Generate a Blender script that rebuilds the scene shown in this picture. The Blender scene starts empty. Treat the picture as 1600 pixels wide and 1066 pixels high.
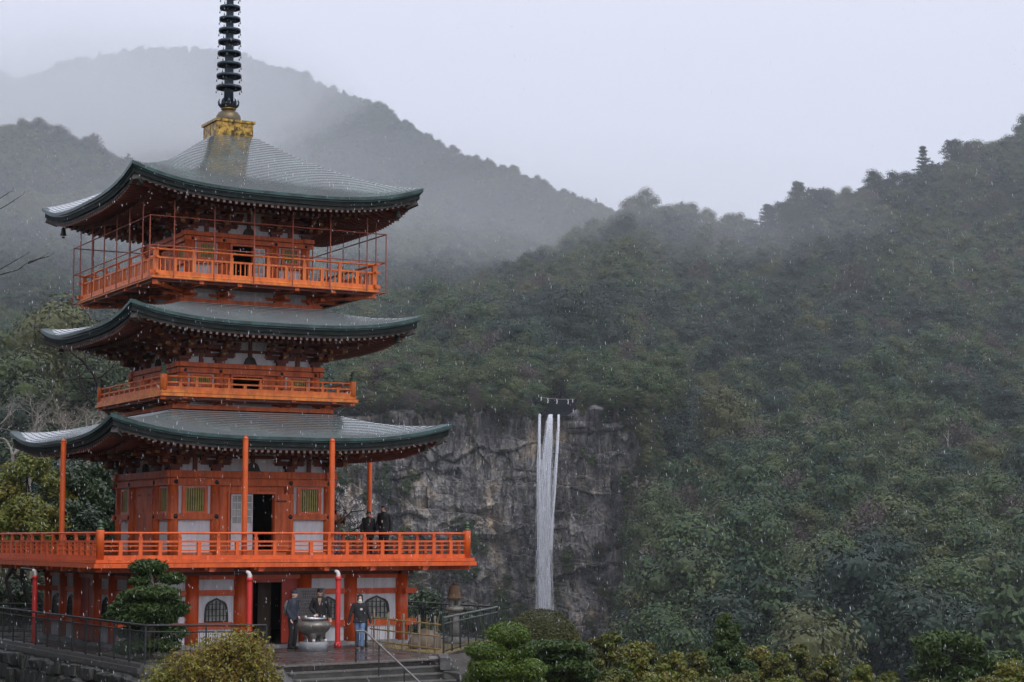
import bpy, bmesh, math, random
import numpy as np
from mathutils import Vector, Matrix, Euler

R = math.radians
PI = math.pi
random.seed(7)
rng = np.random.default_rng(11)
S = bpy.context.scene
COL = S.collection

# ------------------------------------------------------------------ camera, sky, sun, exposure
EYE = 3.4                     # the eye stands 3.4 m above the temple terrace (z = 0)
PITCH = R(5.834)
FPX = 3022.7                  # focal length in pixels of the 1600 px wide photograph
cam_d = bpy.data.cameras.new('camera')
cam_d.sensor_width = 36.0
cam_d.lens = 36.0 * FPX / 1600.0
cam_d.clip_start = 0.5
cam_d.clip_end = 60000
cam = bpy.data.objects.new('camera', cam_d)
COL.objects.link(cam)
cam.location = (0, 0, EYE)
cam.rotation_euler = (R(90) + PITCH, 0, 0)
S.camera = cam

SUN_EL, SUN_AZ = R(52), R(148)        # azimuth clockwise from +Y (north)
w = bpy.data.worlds.new('World')
S.world = w
w.use_nodes = True
nt = w.node_tree
for n in list(nt.nodes):
    nt.nodes.remove(n)
sky = nt.nodes.new('ShaderNodeTexSky')
sky.sky_type = 'NISHITA'
sky.sun_disc = False
sky.sun_elevation = SUN_EL
sky.sun_rotation = SUN_AZ
sky.altitude = 300
sky.air_density = 1.0
sky.dust_density = 3.0
sky.ozone_density = 1.5
mixn = nt.nodes.new('ShaderNodeMix')       # closed cloud deck: the blue is almost gone
mixn.data_type = 'RGBA'
mixn.inputs[0].default_value = 0.90
mixn.inputs[7].default_value = (9.1, 9.1, 10.2, 1)
bgn = nt.nodes.new('ShaderNodeBackground')
bgn.inputs['Strength'].default_value = 0.10
outn = nt.nodes.new('ShaderNodeOutputWorld')
nt.links.new(sky.outputs[0], mixn.inputs[6])
nt.links.new(mixn.outputs[2], bgn.inputs['Color'])
nt.links.new(bgn.outputs[0], outn.inputs['Surface'])

sun_d = bpy.data.lights.new('sun', 'SUN')
sun_d.energy = 1.5
sun_d.angle = R(28)
sun_d.color = (1.0, 0.97, 0.93)
sun = bpy.data.objects.new('sun', sun_d)
COL.objects.link(sun)
sd = Vector((math.sin(SUN_AZ) * math.cos(SUN_EL), math.cos(SUN_AZ) * math.cos(SUN_EL), math.sin(SUN_EL)))
sun.rotation_euler = (-sd).to_track_quat('-Z', 'Y').to_euler()

S.view_settings.view_transform = 'Standard'
S.view_settings.look = 'None'
S.view_settings.exposure = 0.62
S.view_settings.gamma = 1.0
S.view_settings.use_curve_mapping = False
S.cycles.use_denoising = True
S.cycles.max_bounces = 6
S.cycles.diffuse_bounces = 3
S.cycles.glossy_bounces = 3
S.cycles.transmission_bounces = 3
S.cycles.transparent_max_bounces = 12
S.cycles.volume_bounces = 1
S.cycles.use_adaptive_sampling = True

HAZE = 0.000095

# ------------------------------------------------------------------ materials
def mat(name, col, rough=0.6, metal=0.0, col2=None, scale=3.0, bump=0.0, bscale=None, detail=5, spec=0.5,
        lo=0.35, hi=0.65, stretch=None, grime=0.0, coat=0.0, bdist=0.02):
    """procedural material: base colour, a second colour in noise patches, fine relief"""
    m = bpy.data.materials.new(name)
    m.use_nodes = True
    t = m.node_tree
    b = t.nodes['Principled BSDF']
    b.inputs['Roughness'].default_value = rough
    b.inputs['Metallic'].default_value = metal
    b.inputs['Specular IOR Level'].default_value = spec
    b.inputs['Coat Weight'].default_value = coat
    b.inputs['Coat Roughness'].default_value = 0.15
    tc = t.nodes.new('ShaderNodeTexCoord')
    mp = t.nodes.new('ShaderNodeMapping')
    t.links.new(tc.outputs['Object'], mp.inputs[0])
    if stretch:
        mp.inputs['Scale'].default_value = stretch
    last = None
    if col2 is not None:
        nz = t.nodes.new('ShaderNodeTexNoise')
        nz.inputs['Scale'].default_value = scale
        nz.inputs['Detail'].default_value = detail
        nz.inputs['Roughness'].default_value = 0.62
        t.links.new(mp.outputs[0], nz.inputs['Vector'])
        rp = t.nodes.new('ShaderNodeValToRGB')
        rp.color_ramp.elements[0].position = lo
        rp.color_ramp.elements[0].color = (*col, 1)
        rp.color_ramp.elements[1].position = hi
        rp.color_ramp.elements[1].color = (*col2, 1)
        t.links.new(nz.outputs['Fac'], rp.inputs[0])
        last = rp.outputs[0]
        if grime > 0:
            mg_ = t.nodes.new('ShaderNodeMapping'); mg_.inputs['Scale'].default_value = (7, 7, .8)
            t.links.new(tc.outputs['Object'], mg_.inputs[0])
            ng = t.nodes.new('ShaderNodeTexNoise'); ng.inputs['Scale'].default_value = 1.0; ng.inputs['Detail'].default_value = 8; ng.inputs['Roughness'].default_value = .7
            t.links.new(mg_.outputs[0], ng.inputs['Vector'])
            rg = t.nodes.new('ShaderNodeValToRGB')
            rg.color_ramp.elements[0].position = .36; rg.color_ramp.elements[0].color = (1 - grime, 1 - grime, 1 - grime, 1)
            rg.color_ramp.elements[1].position = .56; rg.color_ramp.elements[1].color = (1, 1, 1, 1)
            t.links.new(ng.outputs['Fac'], rg.inputs[0])
            mm = t.nodes.new('ShaderNodeMix'); mm.data_type = 'RGBA'; mm.blend_type = 'MULTIPLY'; mm.inputs[0].default_value = 1.0
            t.links.new(last, mm.inputs[6]); t.links.new(rg.outputs[0], mm.inputs[7])
            last = mm.outputs[2]
        t.links.new(last, b.inputs['Base Color'])
    else:
        b.inputs['Base Color'].default_value = (*col, 1)
    if bump > 0:
        n2 = t.nodes.new('ShaderNodeTexNoise')
        n2.inputs['Scale'].default_value = bscale or scale * 4
        n2.inputs['Detail'].default_value = 6
        t.links.new(mp.outputs[0], n2.inputs['Vector'])
        bp = t.nodes.new('ShaderNodeBump')
        bp.inputs['Strength'].default_value = bump
        bp.inputs['Distance'].default_value = bdist
        t.links.new(n2.outputs['Fac'], bp.inputs['Height'])
        t.links.new(bp.outputs[0], b.inputs['Normal'])
    return m

def leaf_mat(name, cols, rough=0.45, trans=0.25, inst=False, patch=None):
    """foliage: hue varies leaf by leaf (attribute tint) and, for woods, tree by tree"""
    m = bpy.data.materials.new(name)
    m.use_nodes = True
    t = m.node_tree
    b = t.nodes['Principled BSDF']
    b.inputs['Roughness'].default_value = rough
    b.inputs['Specular IOR Level'].default_value = 0.35
    at = t.nodes.new('ShaderNodeAttribute')
    at.attribute_name = 'tint'
    src = at.outputs['Fac']
    if inst:
        oi = t.nodes.new('ShaderNodeObjectInfo')
        mx = t.nodes.new('ShaderNodeMath')
        mx.operation = 'MULTIPLY_ADD'
        mx.inputs[1].default_value = 0.30
        t.links.new(at.outputs['Fac'], mx.inputs[0])
        m2 = t.nodes.new('ShaderNodeMath')
        m2.operation = 'MULTIPLY'
        m2.inputs[1].default_value = 0.70
        t.links.new(oi.outputs['Random'], m2.inputs[0])
        t.links.new(m2.outputs[0], mx.inputs[2])
        src = mx.outputs[0]
    rp = t.nodes.new('ShaderNodeValToRGB')
    el = rp.color_ramp.elements
    el[0].position = 0.0
    el[0].color = (*cols[0], 1)
    el[1].position = 1.0
    el[1].color = (*cols[-1], 1)
    for i, c in enumerate(cols[1:-1]):
        e = el.new((i + 1) / (len(cols) - 1))
        e.color = (*c, 1)
    t.links.new(src, rp.inputs[0])
    t.links.new(rp.outputs[0], b.inputs['Base Color'])
    if trans > 0:
        tr = t.nodes.new('ShaderNodeBsdfTranslucent')
        t.links.new(rp.outputs[0], tr.inputs[0])
        ms = t.nodes.new('ShaderNodeMixShader')
        ms.inputs[0].default_value = trans
        t.links.new(b.outputs[0], ms.inputs[1])
        t.links.new(tr.outputs[0], ms.inputs[2])
        t.links.new(ms.outputs[0], t.nodes['Material Output'].inputs['Surface'])
    return m

# ------------------------------------------------------------------ mesh helpers
def tag(o, label=None, cat=None, group=None, kind=None):
    if label: o['label'] = label
    if cat: o['category'] = cat
    if group: o['group'] = group
    if kind: o['kind'] = kind
    return o

def link(o, parent=None):
    COL.objects.link(o)
    if parent is not None:
        o.parent = parent
    return o

def empty(name, loc=(0, 0, 0), rz=0.0):
    o = bpy.data.objects.new(name, None)
    o.empty_display_size = 0.3
    COL.objects.link(o)
    o.location = loc
    o.rotation_euler = (0, 0, rz)
    return o

class MB:
    """collects boxes, tubes, lathes ... into ONE mesh"""
    def __init__(s):
        s.v = []; s.f = []; s.m = []; s.sm = []
    def add(s, vs, fs, mi=0, smooth=False):
        o = len(s.v)
        s.v += [tuple(p) for p in vs]
        for f in fs:
            s.f.append(tuple(i + o for i in f)); s.m.append(mi); s.sm.append(smooth)
        return s
    def box(s, x0, x1, y0, y1, z0, z1, mi=0, rz=0, piv=None):
        vs = [(x, y, z) for z in (z0, z1) for (x, y) in ((x0, y0), (x1, y0), (x1, y1), (x0, y1))]
        if rz:
            cx, cy = piv or ((x0 + x1) / 2, (y0 + y1) / 2)
            c_, s_ = math.cos(rz), math.sin(rz)
            vs = [(cx + (x - cx) * c_ - (y - cy) * s_, cy + (x - cx) * s_ + (y - cy) * c_, z) for x, y, z in vs]
        return s.add(vs, [(3, 2, 1, 0), (4, 5, 6, 7), (0, 1, 5, 4), (1, 2, 6, 5), (2, 3, 7, 6), (3, 0, 4, 7)], mi)
    def cbox(s, c, d, mi=0, rz=0):
        return s.box(c[0] - d[0] / 2, c[0] + d[0] / 2, c[1] - d[1] / 2, c[1] + d[1] / 2, c[2] - d[2] / 2, c[2] + d[2] / 2, mi, rz)
    def beam(s, p0, p1, w_, h_, mi=0):
        p0, p1 = Vector(p0), Vector(p1)
        d = (p1 - p0).normalized()
        up = Vector((0, 0, 1)) if abs(d.z) < 0.95 else Vector((0, 1, 0))
        sx = d.cross(up).normalized(); up = sx.cross(d)
        vs = []
        for p in (p0, p1):
            for a, b in ((-1, -1), (1, -1), (1, 1), (-1, 1)):
                vs.append(p + sx * a * w_ / 2 + up * b * h_ / 2)
        return s.add(vs, [(0, 1, 2, 3), (7, 6, 5, 4), (0, 4, 5, 1), (1, 5, 6, 2), (2, 6, 7, 3), (3, 7, 4, 0)], mi)
    def tube(s, pts, rad, n=8, mi=0, caps=True, smooth=True):
        pts = [Vector(p) for p in pts]
        rs = rad if isinstance(rad, (list, tuple)) else [rad] * len(pts)
        o = []
        prev = None
        for i, p in enumerate(pts):
            d = (pts[min(i + 1, len(pts) - 1)] - pts[max(i - 1, 0)]).normalized()
            if prev is None:
                up = Vector((0, 0, 1)) if abs(d.z) < 0.9 else Vector((1, 0, 0))
                sx = d.cross(up).normalized()
            else:
                sx = (prev - d * prev.dot(d)).normalized()
            prev = sx
            sy = d.cross(sx)
            for k in range(n):
                a = 2 * PI * k / n
                o.append(p + (sx * math.cos(a) + sy * math.sin(a)) * rs[i])
        fs = []
        for i in range(len(pts) - 1):
            for k in range(n):
                fs.append((i * n + k, (i + 1) * n + k, (i + 1) * n + (k + 1) % n, i * n + (k + 1) % n))
        s.add(o, fs, mi, smooth)
        if caps:
            L = (len(pts) - 1) * n
            s.add(o[:n], [tuple(range(n))], mi)
            s.add(o[L:L + n], [tuple(range(n - 1, -1, -1))], mi)
        return s
    def lathe(s, prof, n=16, c=(0, 0, 0), mi=0, smooth=True, sx=1, sy=1, rz=0):
        vs = []
        for r_, z in prof:
            for k in range(n):
                a = 2 * PI * k / n + rz
                vs.append((c[0] + r_ * math.cos(a) * sx, c[1] + r_ * math.sin(a) * sy, c[2] + z))
        fs = []
        m_ = len(prof)
        for i in range(m_ - 1):
            for k in range(n):
                fs.append((i * n + k, i * n + (k + 1) % n, (i + 1) * n + (k + 1) % n, (i + 1) * n + k))
        if prof[0][0] > 1e-4: fs.append(tuple(range(n - 1, -1, -1)))
        if prof[-1][0] > 1e-4: fs.append(tuple((m_ - 1) * n + k for k in range(n)))
        return s.add(vs, fs, mi, smooth)
    def prism(s, poly, y0, y1, mi=0):
        """outline in x-z extruded along y"""
        n = len(poly)
        vs = [(x, y0, z) for x, z in poly] + [(x, y1, z) for x, z in poly]
        fs = [tuple(range(n)), tuple(range(2 * n - 1, n - 1, -1))]
        fs += [(k, k + n, (k + 1) % n + n, (k + 1) % n) for k in range(n)]
        return s.add(vs, fs, mi)
    def ring_prism(s, outer, inner, y0, y1, mi=0):
        n = len(outer)
        vs = [(x, y0, z) for x, z in outer] + [(x, y0, z) for x, z in inner] + \
             [(x, y1, z) for x, z in outer] + [(x, y1, z) for x, z in inner]
        fs = []
        for k in range(n):
            j = (k + 1) % n
            fs += [(k, j, n + j, n + k), (2 * n + k, 3 * n + k, 3 * n + j, 2 * n + j),
                   (k, 2 * n + k, 2 * n + j, j), (n + k, n + j, 3 * n + j, 3 * n + k)]
        return s.add(vs, fs, mi)
    def mesh(s, name, mats):
        me = bpy.data.meshes.new(name)
        me.from_pydata(s.v, [], s.f)
        for m_ in (mats if isinstance(mats, (list, tuple)) else [mats]):
            me.materials.append(m_)
        me.polygons.foreach_set('material_index', s.m)
        me.polygons.foreach_set('use_smooth', s.sm)
        me.update()
        return me
    def build(s, name, mats, parent=None, loc=None):
        o = bpy.data.objects.new(name, s.mesh(name, mats))
        if loc is not None: o.location = loc
        return link(o, parent)

def inst(name, me, parent=None, loc=(0, 0, 0), rz=0.0, scale=None):
    o = bpy.data.objects.new(name, me)
    o.location = loc
    o.rotation_euler = (0, 0, rz)
    if scale is not None: o.scale = scale
    return link(o, parent)

def children_of(o):
    return [c_ for c_ in list(bpy.data.objects) if c_.parent == o]

def copy_tree(o, parent=None, kids=None):
    c_ = o.copy()
    COL.objects.link(c_)
    if parent is not None: c_.parent = parent
    for ch in (kids[o] if kids else children_of(o)):
        copy_tree(ch, c_, kids)
    return c_

def np_mesh(name, verts, faces, mats, smooth=False, tint=None, mi=None):
    """verts (N,3), faces (M,k) arrays -> mesh, quickly"""
    me = bpy.data.meshes.new(name)
    verts = np.ascontiguousarray(verts, dtype=np.float32)
    faces = np.ascontiguousarray(faces, dtype=np.int32)
    k = faces.shape[1]
    me.vertices.add(len(verts))
    me.vertices.foreach_set('co', verts.ravel())
    me.loops.add(faces.size)
    me.loops.foreach_set('vertex_index', faces.ravel())
    me.polygons.add(len(faces))
    me.polygons.foreach_set('loop_start', np.arange(0, faces.size, k, dtype=np.int32))
    if mi is not None:
        me.polygons.foreach_set('material_index', np.asarray(mi, dtype=np.int32))
    me.update(calc_edges=True)
    me.polygons.foreach_set('use_smooth', np.full(len(faces), smooth))
    for m_ in (mats if isinstance(mats, (list, tuple)) else [mats]):
        me.materials.append(m_)
    if tint is not None:
        a = me.attributes.new('tint', 'FLOAT', 'FACE')
        a.data.foreach_set('value', np.asarray(tint, dtype=np.float32))
    return me

# value noise in numpy
_perm = np.random.default_rng(3).random((64, 64, 64)).astype(np.float32)
def vnoise(x, y, z=0.0):
    x = np.asarray(x, float); y = np.asarray(y, float); z = np.zeros_like(x) + z
    xi, yi, zi = np.floor(x).astype(int), np.floor(y).astype(int), np.floor(z).astype(int)
    fx, fy, fz = x - xi, y - yi, z - zi
    fx, fy, fz = [q * q * (3 - 2 * q) for q in (fx, fy, fz)]
    def g(a, b, c_): return _perm[(xi + a) & 63, (yi + b) & 63, (zi + c_) & 63]
    def L(a, b, t_): return a + (b - a) * t_
    return L(L(L(g(0, 0, 0), g(1, 0, 0), fx), L(g(0, 1, 0), g(1, 1, 0), fx), fy),
             L(L(g(0, 0, 1), g(1, 0, 1), fx), L(g(0, 1, 1), g(1, 1, 1), fx), fy), fz)
def fbm(x, y, z=0.0, o=4):
    s_, a, t_ = 0.0, 1.0, 0.0
    for i in range(o):
        s_ = s_ + a * (vnoise(np.asarray(x) * 2 ** i + 7.3 * i, np.asarray(y) * 2 ** i + 3.1 * i, np.asarray(z) * 2 ** i) * 2 - 1)
        t_ += a; a *= 0.5
    return s_ / t_

# a leaf-covered mass: quads spread over clumps
def leaf_cloud(clumps, n, size, jitter=0.9, shell=(0.7, 1.05), up=0.25, aspect=1.0, rg=None, core=True, flat=False):
    rg = rg or rng
    cl = np.array([c_[:3] for c_ in clumps]); rd = np.array([c_[3:6] for c_ in clumps])
    wts = (rd[:, 0] * rd[:, 1] + rd[:, 0] * rd[:, 2] + rd[:, 1] * rd[:, 2]); wts = wts / wts.sum()
    ix = rg.choice(len(clumps), n, p=wts)
    d = rg.normal(size=(n, 3)); d /= np.linalg.norm(d, axis=1)[:, None]
    rr = rg.uniform(shell[0], shell[1], n)[:, None]
    p = cl[ix] + d * rd[ix] * rr
    nn = d / rd[ix]; nn /= np.linalg.norm(nn, axis=1)[:, None]
    nn = nn + rg.normal(size=(n, 3)) * jitter * 0.6 + np.array([0, 0, up]); nn /= np.linalg.norm(nn, axis=1)[:, None]
    a = np.cross(nn, rg.normal(size=(n, 3))); a /= np.linalg.norm(a, axis=1)[:, None]
    b = np.cross(nn, a)
    sz = (size * rg.uniform(0.6, 1.35, n))[:, None]
    a *= sz / 2 * aspect; b *= sz / 2
    v = np.stack([p - a, p - b * 0.8, p + a, p + b * 0.8], 1).reshape(-1, 3)
    f = np.arange(4 * n).reshape(n, 4)
    # hue: per clump + per leaf
    ct = rg.uniform(0, 1, len(clumps))
    tint = np.clip(ct[ix] * 0.5 + rg.uniform(0, 1, n) * 0.5, 0, 1)
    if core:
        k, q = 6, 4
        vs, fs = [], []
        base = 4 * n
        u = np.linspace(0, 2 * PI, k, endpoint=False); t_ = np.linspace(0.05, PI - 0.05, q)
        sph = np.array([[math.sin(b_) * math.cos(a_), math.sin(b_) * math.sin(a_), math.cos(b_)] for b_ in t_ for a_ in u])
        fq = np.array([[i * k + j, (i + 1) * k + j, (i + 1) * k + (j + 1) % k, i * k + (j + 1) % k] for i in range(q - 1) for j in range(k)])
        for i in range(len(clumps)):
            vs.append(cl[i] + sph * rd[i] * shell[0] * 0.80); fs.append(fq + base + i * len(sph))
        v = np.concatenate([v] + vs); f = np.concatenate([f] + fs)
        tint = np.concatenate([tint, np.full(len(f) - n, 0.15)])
    return v, f, tint

# bearings: where a line of sight at a given depth lies in the world (used to survey the terrain)
def world_at(px, py, Y):
    a = (np.asarray(px, float) - 800) / FPX; b = (533 - np.asarray(py, float)) / FPX
    d1 = np.cos(PITCH) - b * np.sin(PITCH); d2 = np.sin(PITCH) + b * np.cos(PITCH)
    t_ = np.asarray(Y, float) / d1
    return np.stack([t_ * a, t_ * d1 + 0 * a, EYE + t_ * d2], -1)

# GN: instances of a few tree kinds on the vertices of a point mesh
def scatter(name, pts, scl, idx, protos, label, cat='forest', parent=None, sz=None):
    me = bpy.data.meshes.new(name)
    me.vertices.add(len(pts))
    me.vertices.foreach_set('co', np.asarray(pts, np.float32).ravel())
    for nm, typ, arr in (('scl', 'FLOAT', scl), ('rot', 'FLOAT', rng.uniform(0, 6.28, len(pts))), ('kind_index', 'INT', idx),
                         ('sclz', 'FLOAT', sz if sz is not None else rng.uniform(0.75, 1.3, len(pts)))):
        at = me.attributes.new(nm, typ, 'POINT')
        at.data.foreach_set('value', np.asarray(arr, np.float32 if typ == 'FLOAT' else np.int32))
    o = link(bpy.data.objects.new(name, me), parent)
    g = bpy.data.node_groups.new(name, 'GeometryNodeTree')
    g.interface.new_socket('Geometry', in_out='INPUT', socket_type='NodeSocketGeometry')
    g.interface.new_socket('Geometry', in_out='OUTPUT', socket_type='NodeSocketGeometry')
    gi = g.nodes.new('NodeGroupInput'); go = g.nodes.new('NodeGroupOutput')
    iop = g.nodes.new('GeometryNodeInstanceOnPoints')
    ci = g.nodes.new('GeometryNodeCollectionInfo')
    ci.inputs['Collection'].default_value = protos
    ci.inputs['Separate Children'].default_value = True
    ci.inputs['Reset Children'].default_value = True
    def attr(nm, typ):
        a = g.nodes.new('GeometryNodeInputNamedAttribute'); a.data_type = typ
        a.inputs['Name'].default_value = nm
        return a.outputs[0]
    cr = g.nodes.new('ShaderNodeCombineXYZ'); cs = g.nodes.new('ShaderNodeCombineXYZ')
    g.links.new(attr('rot', 'FLOAT'), cr.inputs[2])
    s_ = attr('scl', 'FLOAT')
    mz = g.nodes.new('ShaderNodeMath'); mz.operation = 'MULTIPLY'
    g.links.new(s_, cs.inputs[0]); g.links.new(s_, cs.inputs[1]); g.links.new(s_, mz.inputs[0])
    g.links.new(attr('sclz', 'FLOAT'), mz.inputs[1]); g.links.new(mz.outputs[0], cs.inputs[2])
    iop.inputs['Pick Instance'].default_value = True
    g.links.new(gi.outputs[0], iop.inputs['Points'])
    g.links.new(ci.outputs[0], iop.inputs['Instance'])
    g.links.new(attr('kind_index', 'INT'), iop.inputs['Instance Index'])
    e2r = g.nodes.new('FunctionNodeEulerToRotation')
    g.links.new(cr.outputs[0], e2r.inputs[0])
    g.links.new(e2r.outputs[0], iop.inputs['Rotation'])
    g.links.new(cs.outputs[0], iop.inputs['Scale'])
    g.links.new(iop.outputs[0], go.inputs[0])
    md = o.modifiers.new('scatter', 'NODES'); md.node_group = g
    tag(o, label, cat, None, 'stuff')
    return o
# ================================================================== TERRAIN
M_soil = mat('forest_floor', (0.030, 0.032, 0.018), 0.9, col2=(0.06, 0.05, 0.03), scale=0.05, detail=8)

# ground: one sheet from below the camera to the horizon
def ground_z(x, y):
    x = np.asarray(x, float); y = np.asarray(y, float)
    r_ = np.maximum(0, (y - 78) / 240)
    z = -4.6 - 34 * np.clip(r_, 0, 1) ** 1.1
    z = z - np.clip((x - 2) / 14, 0, 1) * 2.2 * (y < 500)
    z = z + fbm(x / 25, y / 25, 0.3, 3) * 1.0
    return z
xs = np.concatenate([np.linspace(-13500, -200, 14), np.linspace(-180, 180, 73), np.linspace(200, 13500, 14)])
ys = np.concatenate([np.linspace(-2800, -60, 8), np.linspace(-40, 420, 93), np.linspace(460, 19000, 16)])
gx, gy = np.meshgrid(xs, ys)
gz = ground_z(gx, gy)
nx, ny = len(xs), len(ys)
gf = np.array([[j * nx + i, j * nx + i + 1, (j + 1) * nx + i + 1, (j + 1) * nx + i] for j in range(ny - 1) for i in range(nx - 1)])
o = link(bpy.data.objects.new('ground', np_mesh('ground', np.stack([gx, gy, gz], -1).reshape(-1, 3), gf, M_soil, smooth=True)))
tag(o, kind='structure')

def interp_layer(keys, name, cols, rows, noise=0.05, smooth_rows=True, drop=True):
    """keys: {bearing px: [(elevation px, distance), ... bottom to ridge]}, all lists the same length"""
    kx = np.array(sorted(keys)); K = np.array([keys[k] for k in sorted(keys)], float)   # (nk, m, 2)
    m_ = K.shape[1]
    cx = np.linspace(kx[0], kx[-1], cols)
    A = np.empty((cols, m_, 2))
    for j in range(m_):
        for q in range(2):
            A[:, j, q] = np.interp(cx, kx, K[:, j, q])
    u = np.linspace(0, m_ - 1, rows)
    PY = np.stack([np.interp(u, np.arange(m_), A[i, :, 0]) for i in range(cols)])
    DD = np.stack([np.exp(np.interp(u, np.arange(m_), np.log(A[i, :, 1]))) for i in range(cols)])
    CX = np.repeat(cx[:, None], rows, 1)
    W = world_at(CX, PY, DD)
    sp = np.maximum(7.5, DD / 170)
    # spurs and gullies
    uu = u[None, :] / (m_ - 1)
    fade = np.clip((1 - uu) * 5, 0, 1) * np.clip(uu * 8, 0, 1)
    n1 = fbm(W[..., 0] / (DD * 0.11), W[..., 2] / (DD * 0.22) + W[..., 0] / (DD * .2), 1.7, 4)
    shift = n1 * DD * noise * 1.9 * fade
    dirn = W - np.array([0, 0, EYE]); dirn /= np.linalg.norm(dirn, axis=-1)[..., None]
    W = W + dirn * shift[..., None]
    W[..., 2] -= sp * (0.95 if drop else 0)
    W[..., 2] += fbm(W[..., 0] / (sp * 6), W[..., 1] / (sp * 6), 4.2, 3) * sp * 0.9
    # skirt behind the ridge so that the back falls away
    back = W[:, -1:, :].copy(); back[..., 1] *= 1.10; back[..., 0] *= 1.10; back[..., 2] -= np.abs(back[..., 2]) * .15 + 60
    W2 = np.concatenate([W, back], 1)
    r2 = rows + 1
    F_ = np.array([[i * r2 + j, (i + 1) * r2 + j, (i + 1) * r2 + j + 1, i * r2 + j + 1] for i in range(cols - 1) for j in range(r2 - 1)])
    o = link(bpy.data.objects.new(name, np_mesh(name, W2.reshape(-1, 3), F_, M_soil, smooth=True)))
    tag(o, kind='structure')
    return W, (CX, PY, DD)

def sample_layer(W, info, dens=1.0, reject=None, smin=10.0, sdiv=150.0):
    """tree positions, evenly by area, spacing grows with distance"""
    c_, r_ = W.shape[:2]
    P00, P10, P11, P01 = W[:-1, :-1], W[1:, :-1], W[1:, 1:], W[:-1, 1:]
    ar = 0.5 * np.linalg.norm(np.cross(P10 - P00, P01 - P00), axis=-1) + 0.5 * np.linalg.norm(np.cross(P10 - P11, P01 - P11), axis=-1)
    D = P00[..., 1]
    s_ = np.maximum(smin, D / sdiv)
    lam = ar / (s_ * s_) * dens
    n = rng.poisson(lam)
    ii, jj = np.nonzero(n)
    rep = n[ii, jj]
    ii = np.repeat(ii, rep); jj = np.repeat(jj, rep)
    a = rng.random(len(ii))[:, None]; b = rng.random(len(ii))[:, None]
    p = (P00[ii, jj] * (1 - a) + P10[ii, jj] * a) * (1 - b) + (P01[ii, jj] * (1 - a) + P11[ii, jj] * a) * b
    s_ = np.maximum(smin, p[:, 1] / sdiv)
    # drop what lies outside the frame plus a margin
    k = np.ones(len(p), bool)
    if reject is not None:
        k &= ~reject(p)
    return p[k], s_[k]

# --- far peak in the cloud (ridge runs from far left to near right)
farK = {}
for px, py, D in [(-260, 150, 9800), (-100, 112, 9800), (0, 118, 9600), (40, 132, 9400), (75, 117, 9200), (130, 96, 9200), (200, 86, 9200), (270, 76, 9000),
                  (330, 84, 8600), (400, 100, 7800), (470, 124, 6800), (530, 150, 5900), (590, 176, 5100), (640, 200, 4500), (700, 231, 3900),
                  (760, 260, 3450), (820, 282, 3150), (880, 302, 2950), (940, 323, 2800), (990, 345, 2700), (1060, 385, 2600), (1150, 430, 2500)]:
    d0 = 1500
    farK[px] = [(700, d0), (600, d0 * 1.15), (500, d0 * 1.35), (py + (500 - py) * .5, (d0 * 1.35 * D) ** .5), (py + (500 - py) * .18, D * .86), (py, D)]
    sc_ = 1 + .42 * min(1, max(0, (D - 2600) / 5000))
    farK[px] = [(a_, b_ * (1 + (sc_ - 1) * (i_ / 5) ** .7)) for i_, (a_, b_) in enumerate(farK[px])]
WA, IA = interp_layer(farK, 'far_mountain', 150, 70, noise=0.05)
# --- middle slopes
midK = {}
for px, py, D in [(-260, 185, 2300), (-100, 195, 2250), (0, 212, 2200), (60, 211, 2200), (100, 225, 2150), (135, 238, 2100), (175, 262, 2050), (240, 300, 2000), (330, 345, 1950),
                  (450, 370, 1900), (600, 365, 1900), (700, 352, 1950), (800, 368, 1950), (880, 395, 1900), (960, 430, 1850), (1100, 480, 1800)]:
    midK[px] = [(760, 860), (640, 920), (540, 1030), (py + (540 - py) * .5, 1650), (py + (540 - py) * .15, D * 1.22), (py, D * 1.45)]
WB, IB = interp_layer(midK, 'middle_hillside', 130, 60, noise=0.05)
# --- near slopes, right of and above the falls
nearK = {}
for px, py, D, lift in [(-260, 590, 430, 0), (-100, 575, 430, 0), (0, 565, 430, 0), (150, 590, 450, 0), (300, 570, 600, 0), (440, 545, 760, 1),
                        (520, 520, 850, 1), (600, 500, 930, 1), (700, 470, 1030, 1), (800, 440, 1160, 1), (870, 405, 1260, 1), (930, 366, 1360, 1), (985, 344, 1420, 1),
                        (1003, 343, 1420, .55), (1022, 345, 1420, .1), (1040, 346, 1420, 0), (1070, 352, 1430, 0), (1095, 362, 1450, 0), (1150, 370, 1500, 0), (1200, 364, 1520, 0), (1260, 348, 1540, 0), (1320, 328, 1560, 0),
                        (1360, 306, 1590, 0), (1400, 292, 1620, 0), (1440, 274, 1640, 0), (1500, 259, 1680, 0), (1560, 238, 1720, 0),
                        (1600, 214, 1760, 0), (1700, 190, 1830, 0), (1860, 160, 1900, 0)]:
    # with lift = 1 the column has the cliff in it: steep from the foot to y 640, wood above
    right = [(1130, 300), (1040, 350), (900, 470), (760, 640), (620, 880), (480 if py < 450 else 520, 1250), (py + 45, D * 1.22), (py, D * 1.42)]
    clf = [(1180, 480), (1110, 655), (900, 665), (760, 665), (640, 668), (max(py + 90, 560), 800), (py + 35, D * 1.15), (py, D * 1.42)]
    left = [(1130, 160), (1000, 200), (880, 240), (800, 270), (740, 300), (680, 330), (620, 370), (py, D)]
    if px < 320:
        nearK[px] = left
    else:
        nearK[px] = [(r_[0] * (1 - lift) + c_[0] * lift, r_[1] * (1 - lift) + c_[1] * lift) for r_, c_ in zip(right, clf)]
WC, IC = interp_layer(nearK, 'near_hillside', 230, 110, noise=0.038)

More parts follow.
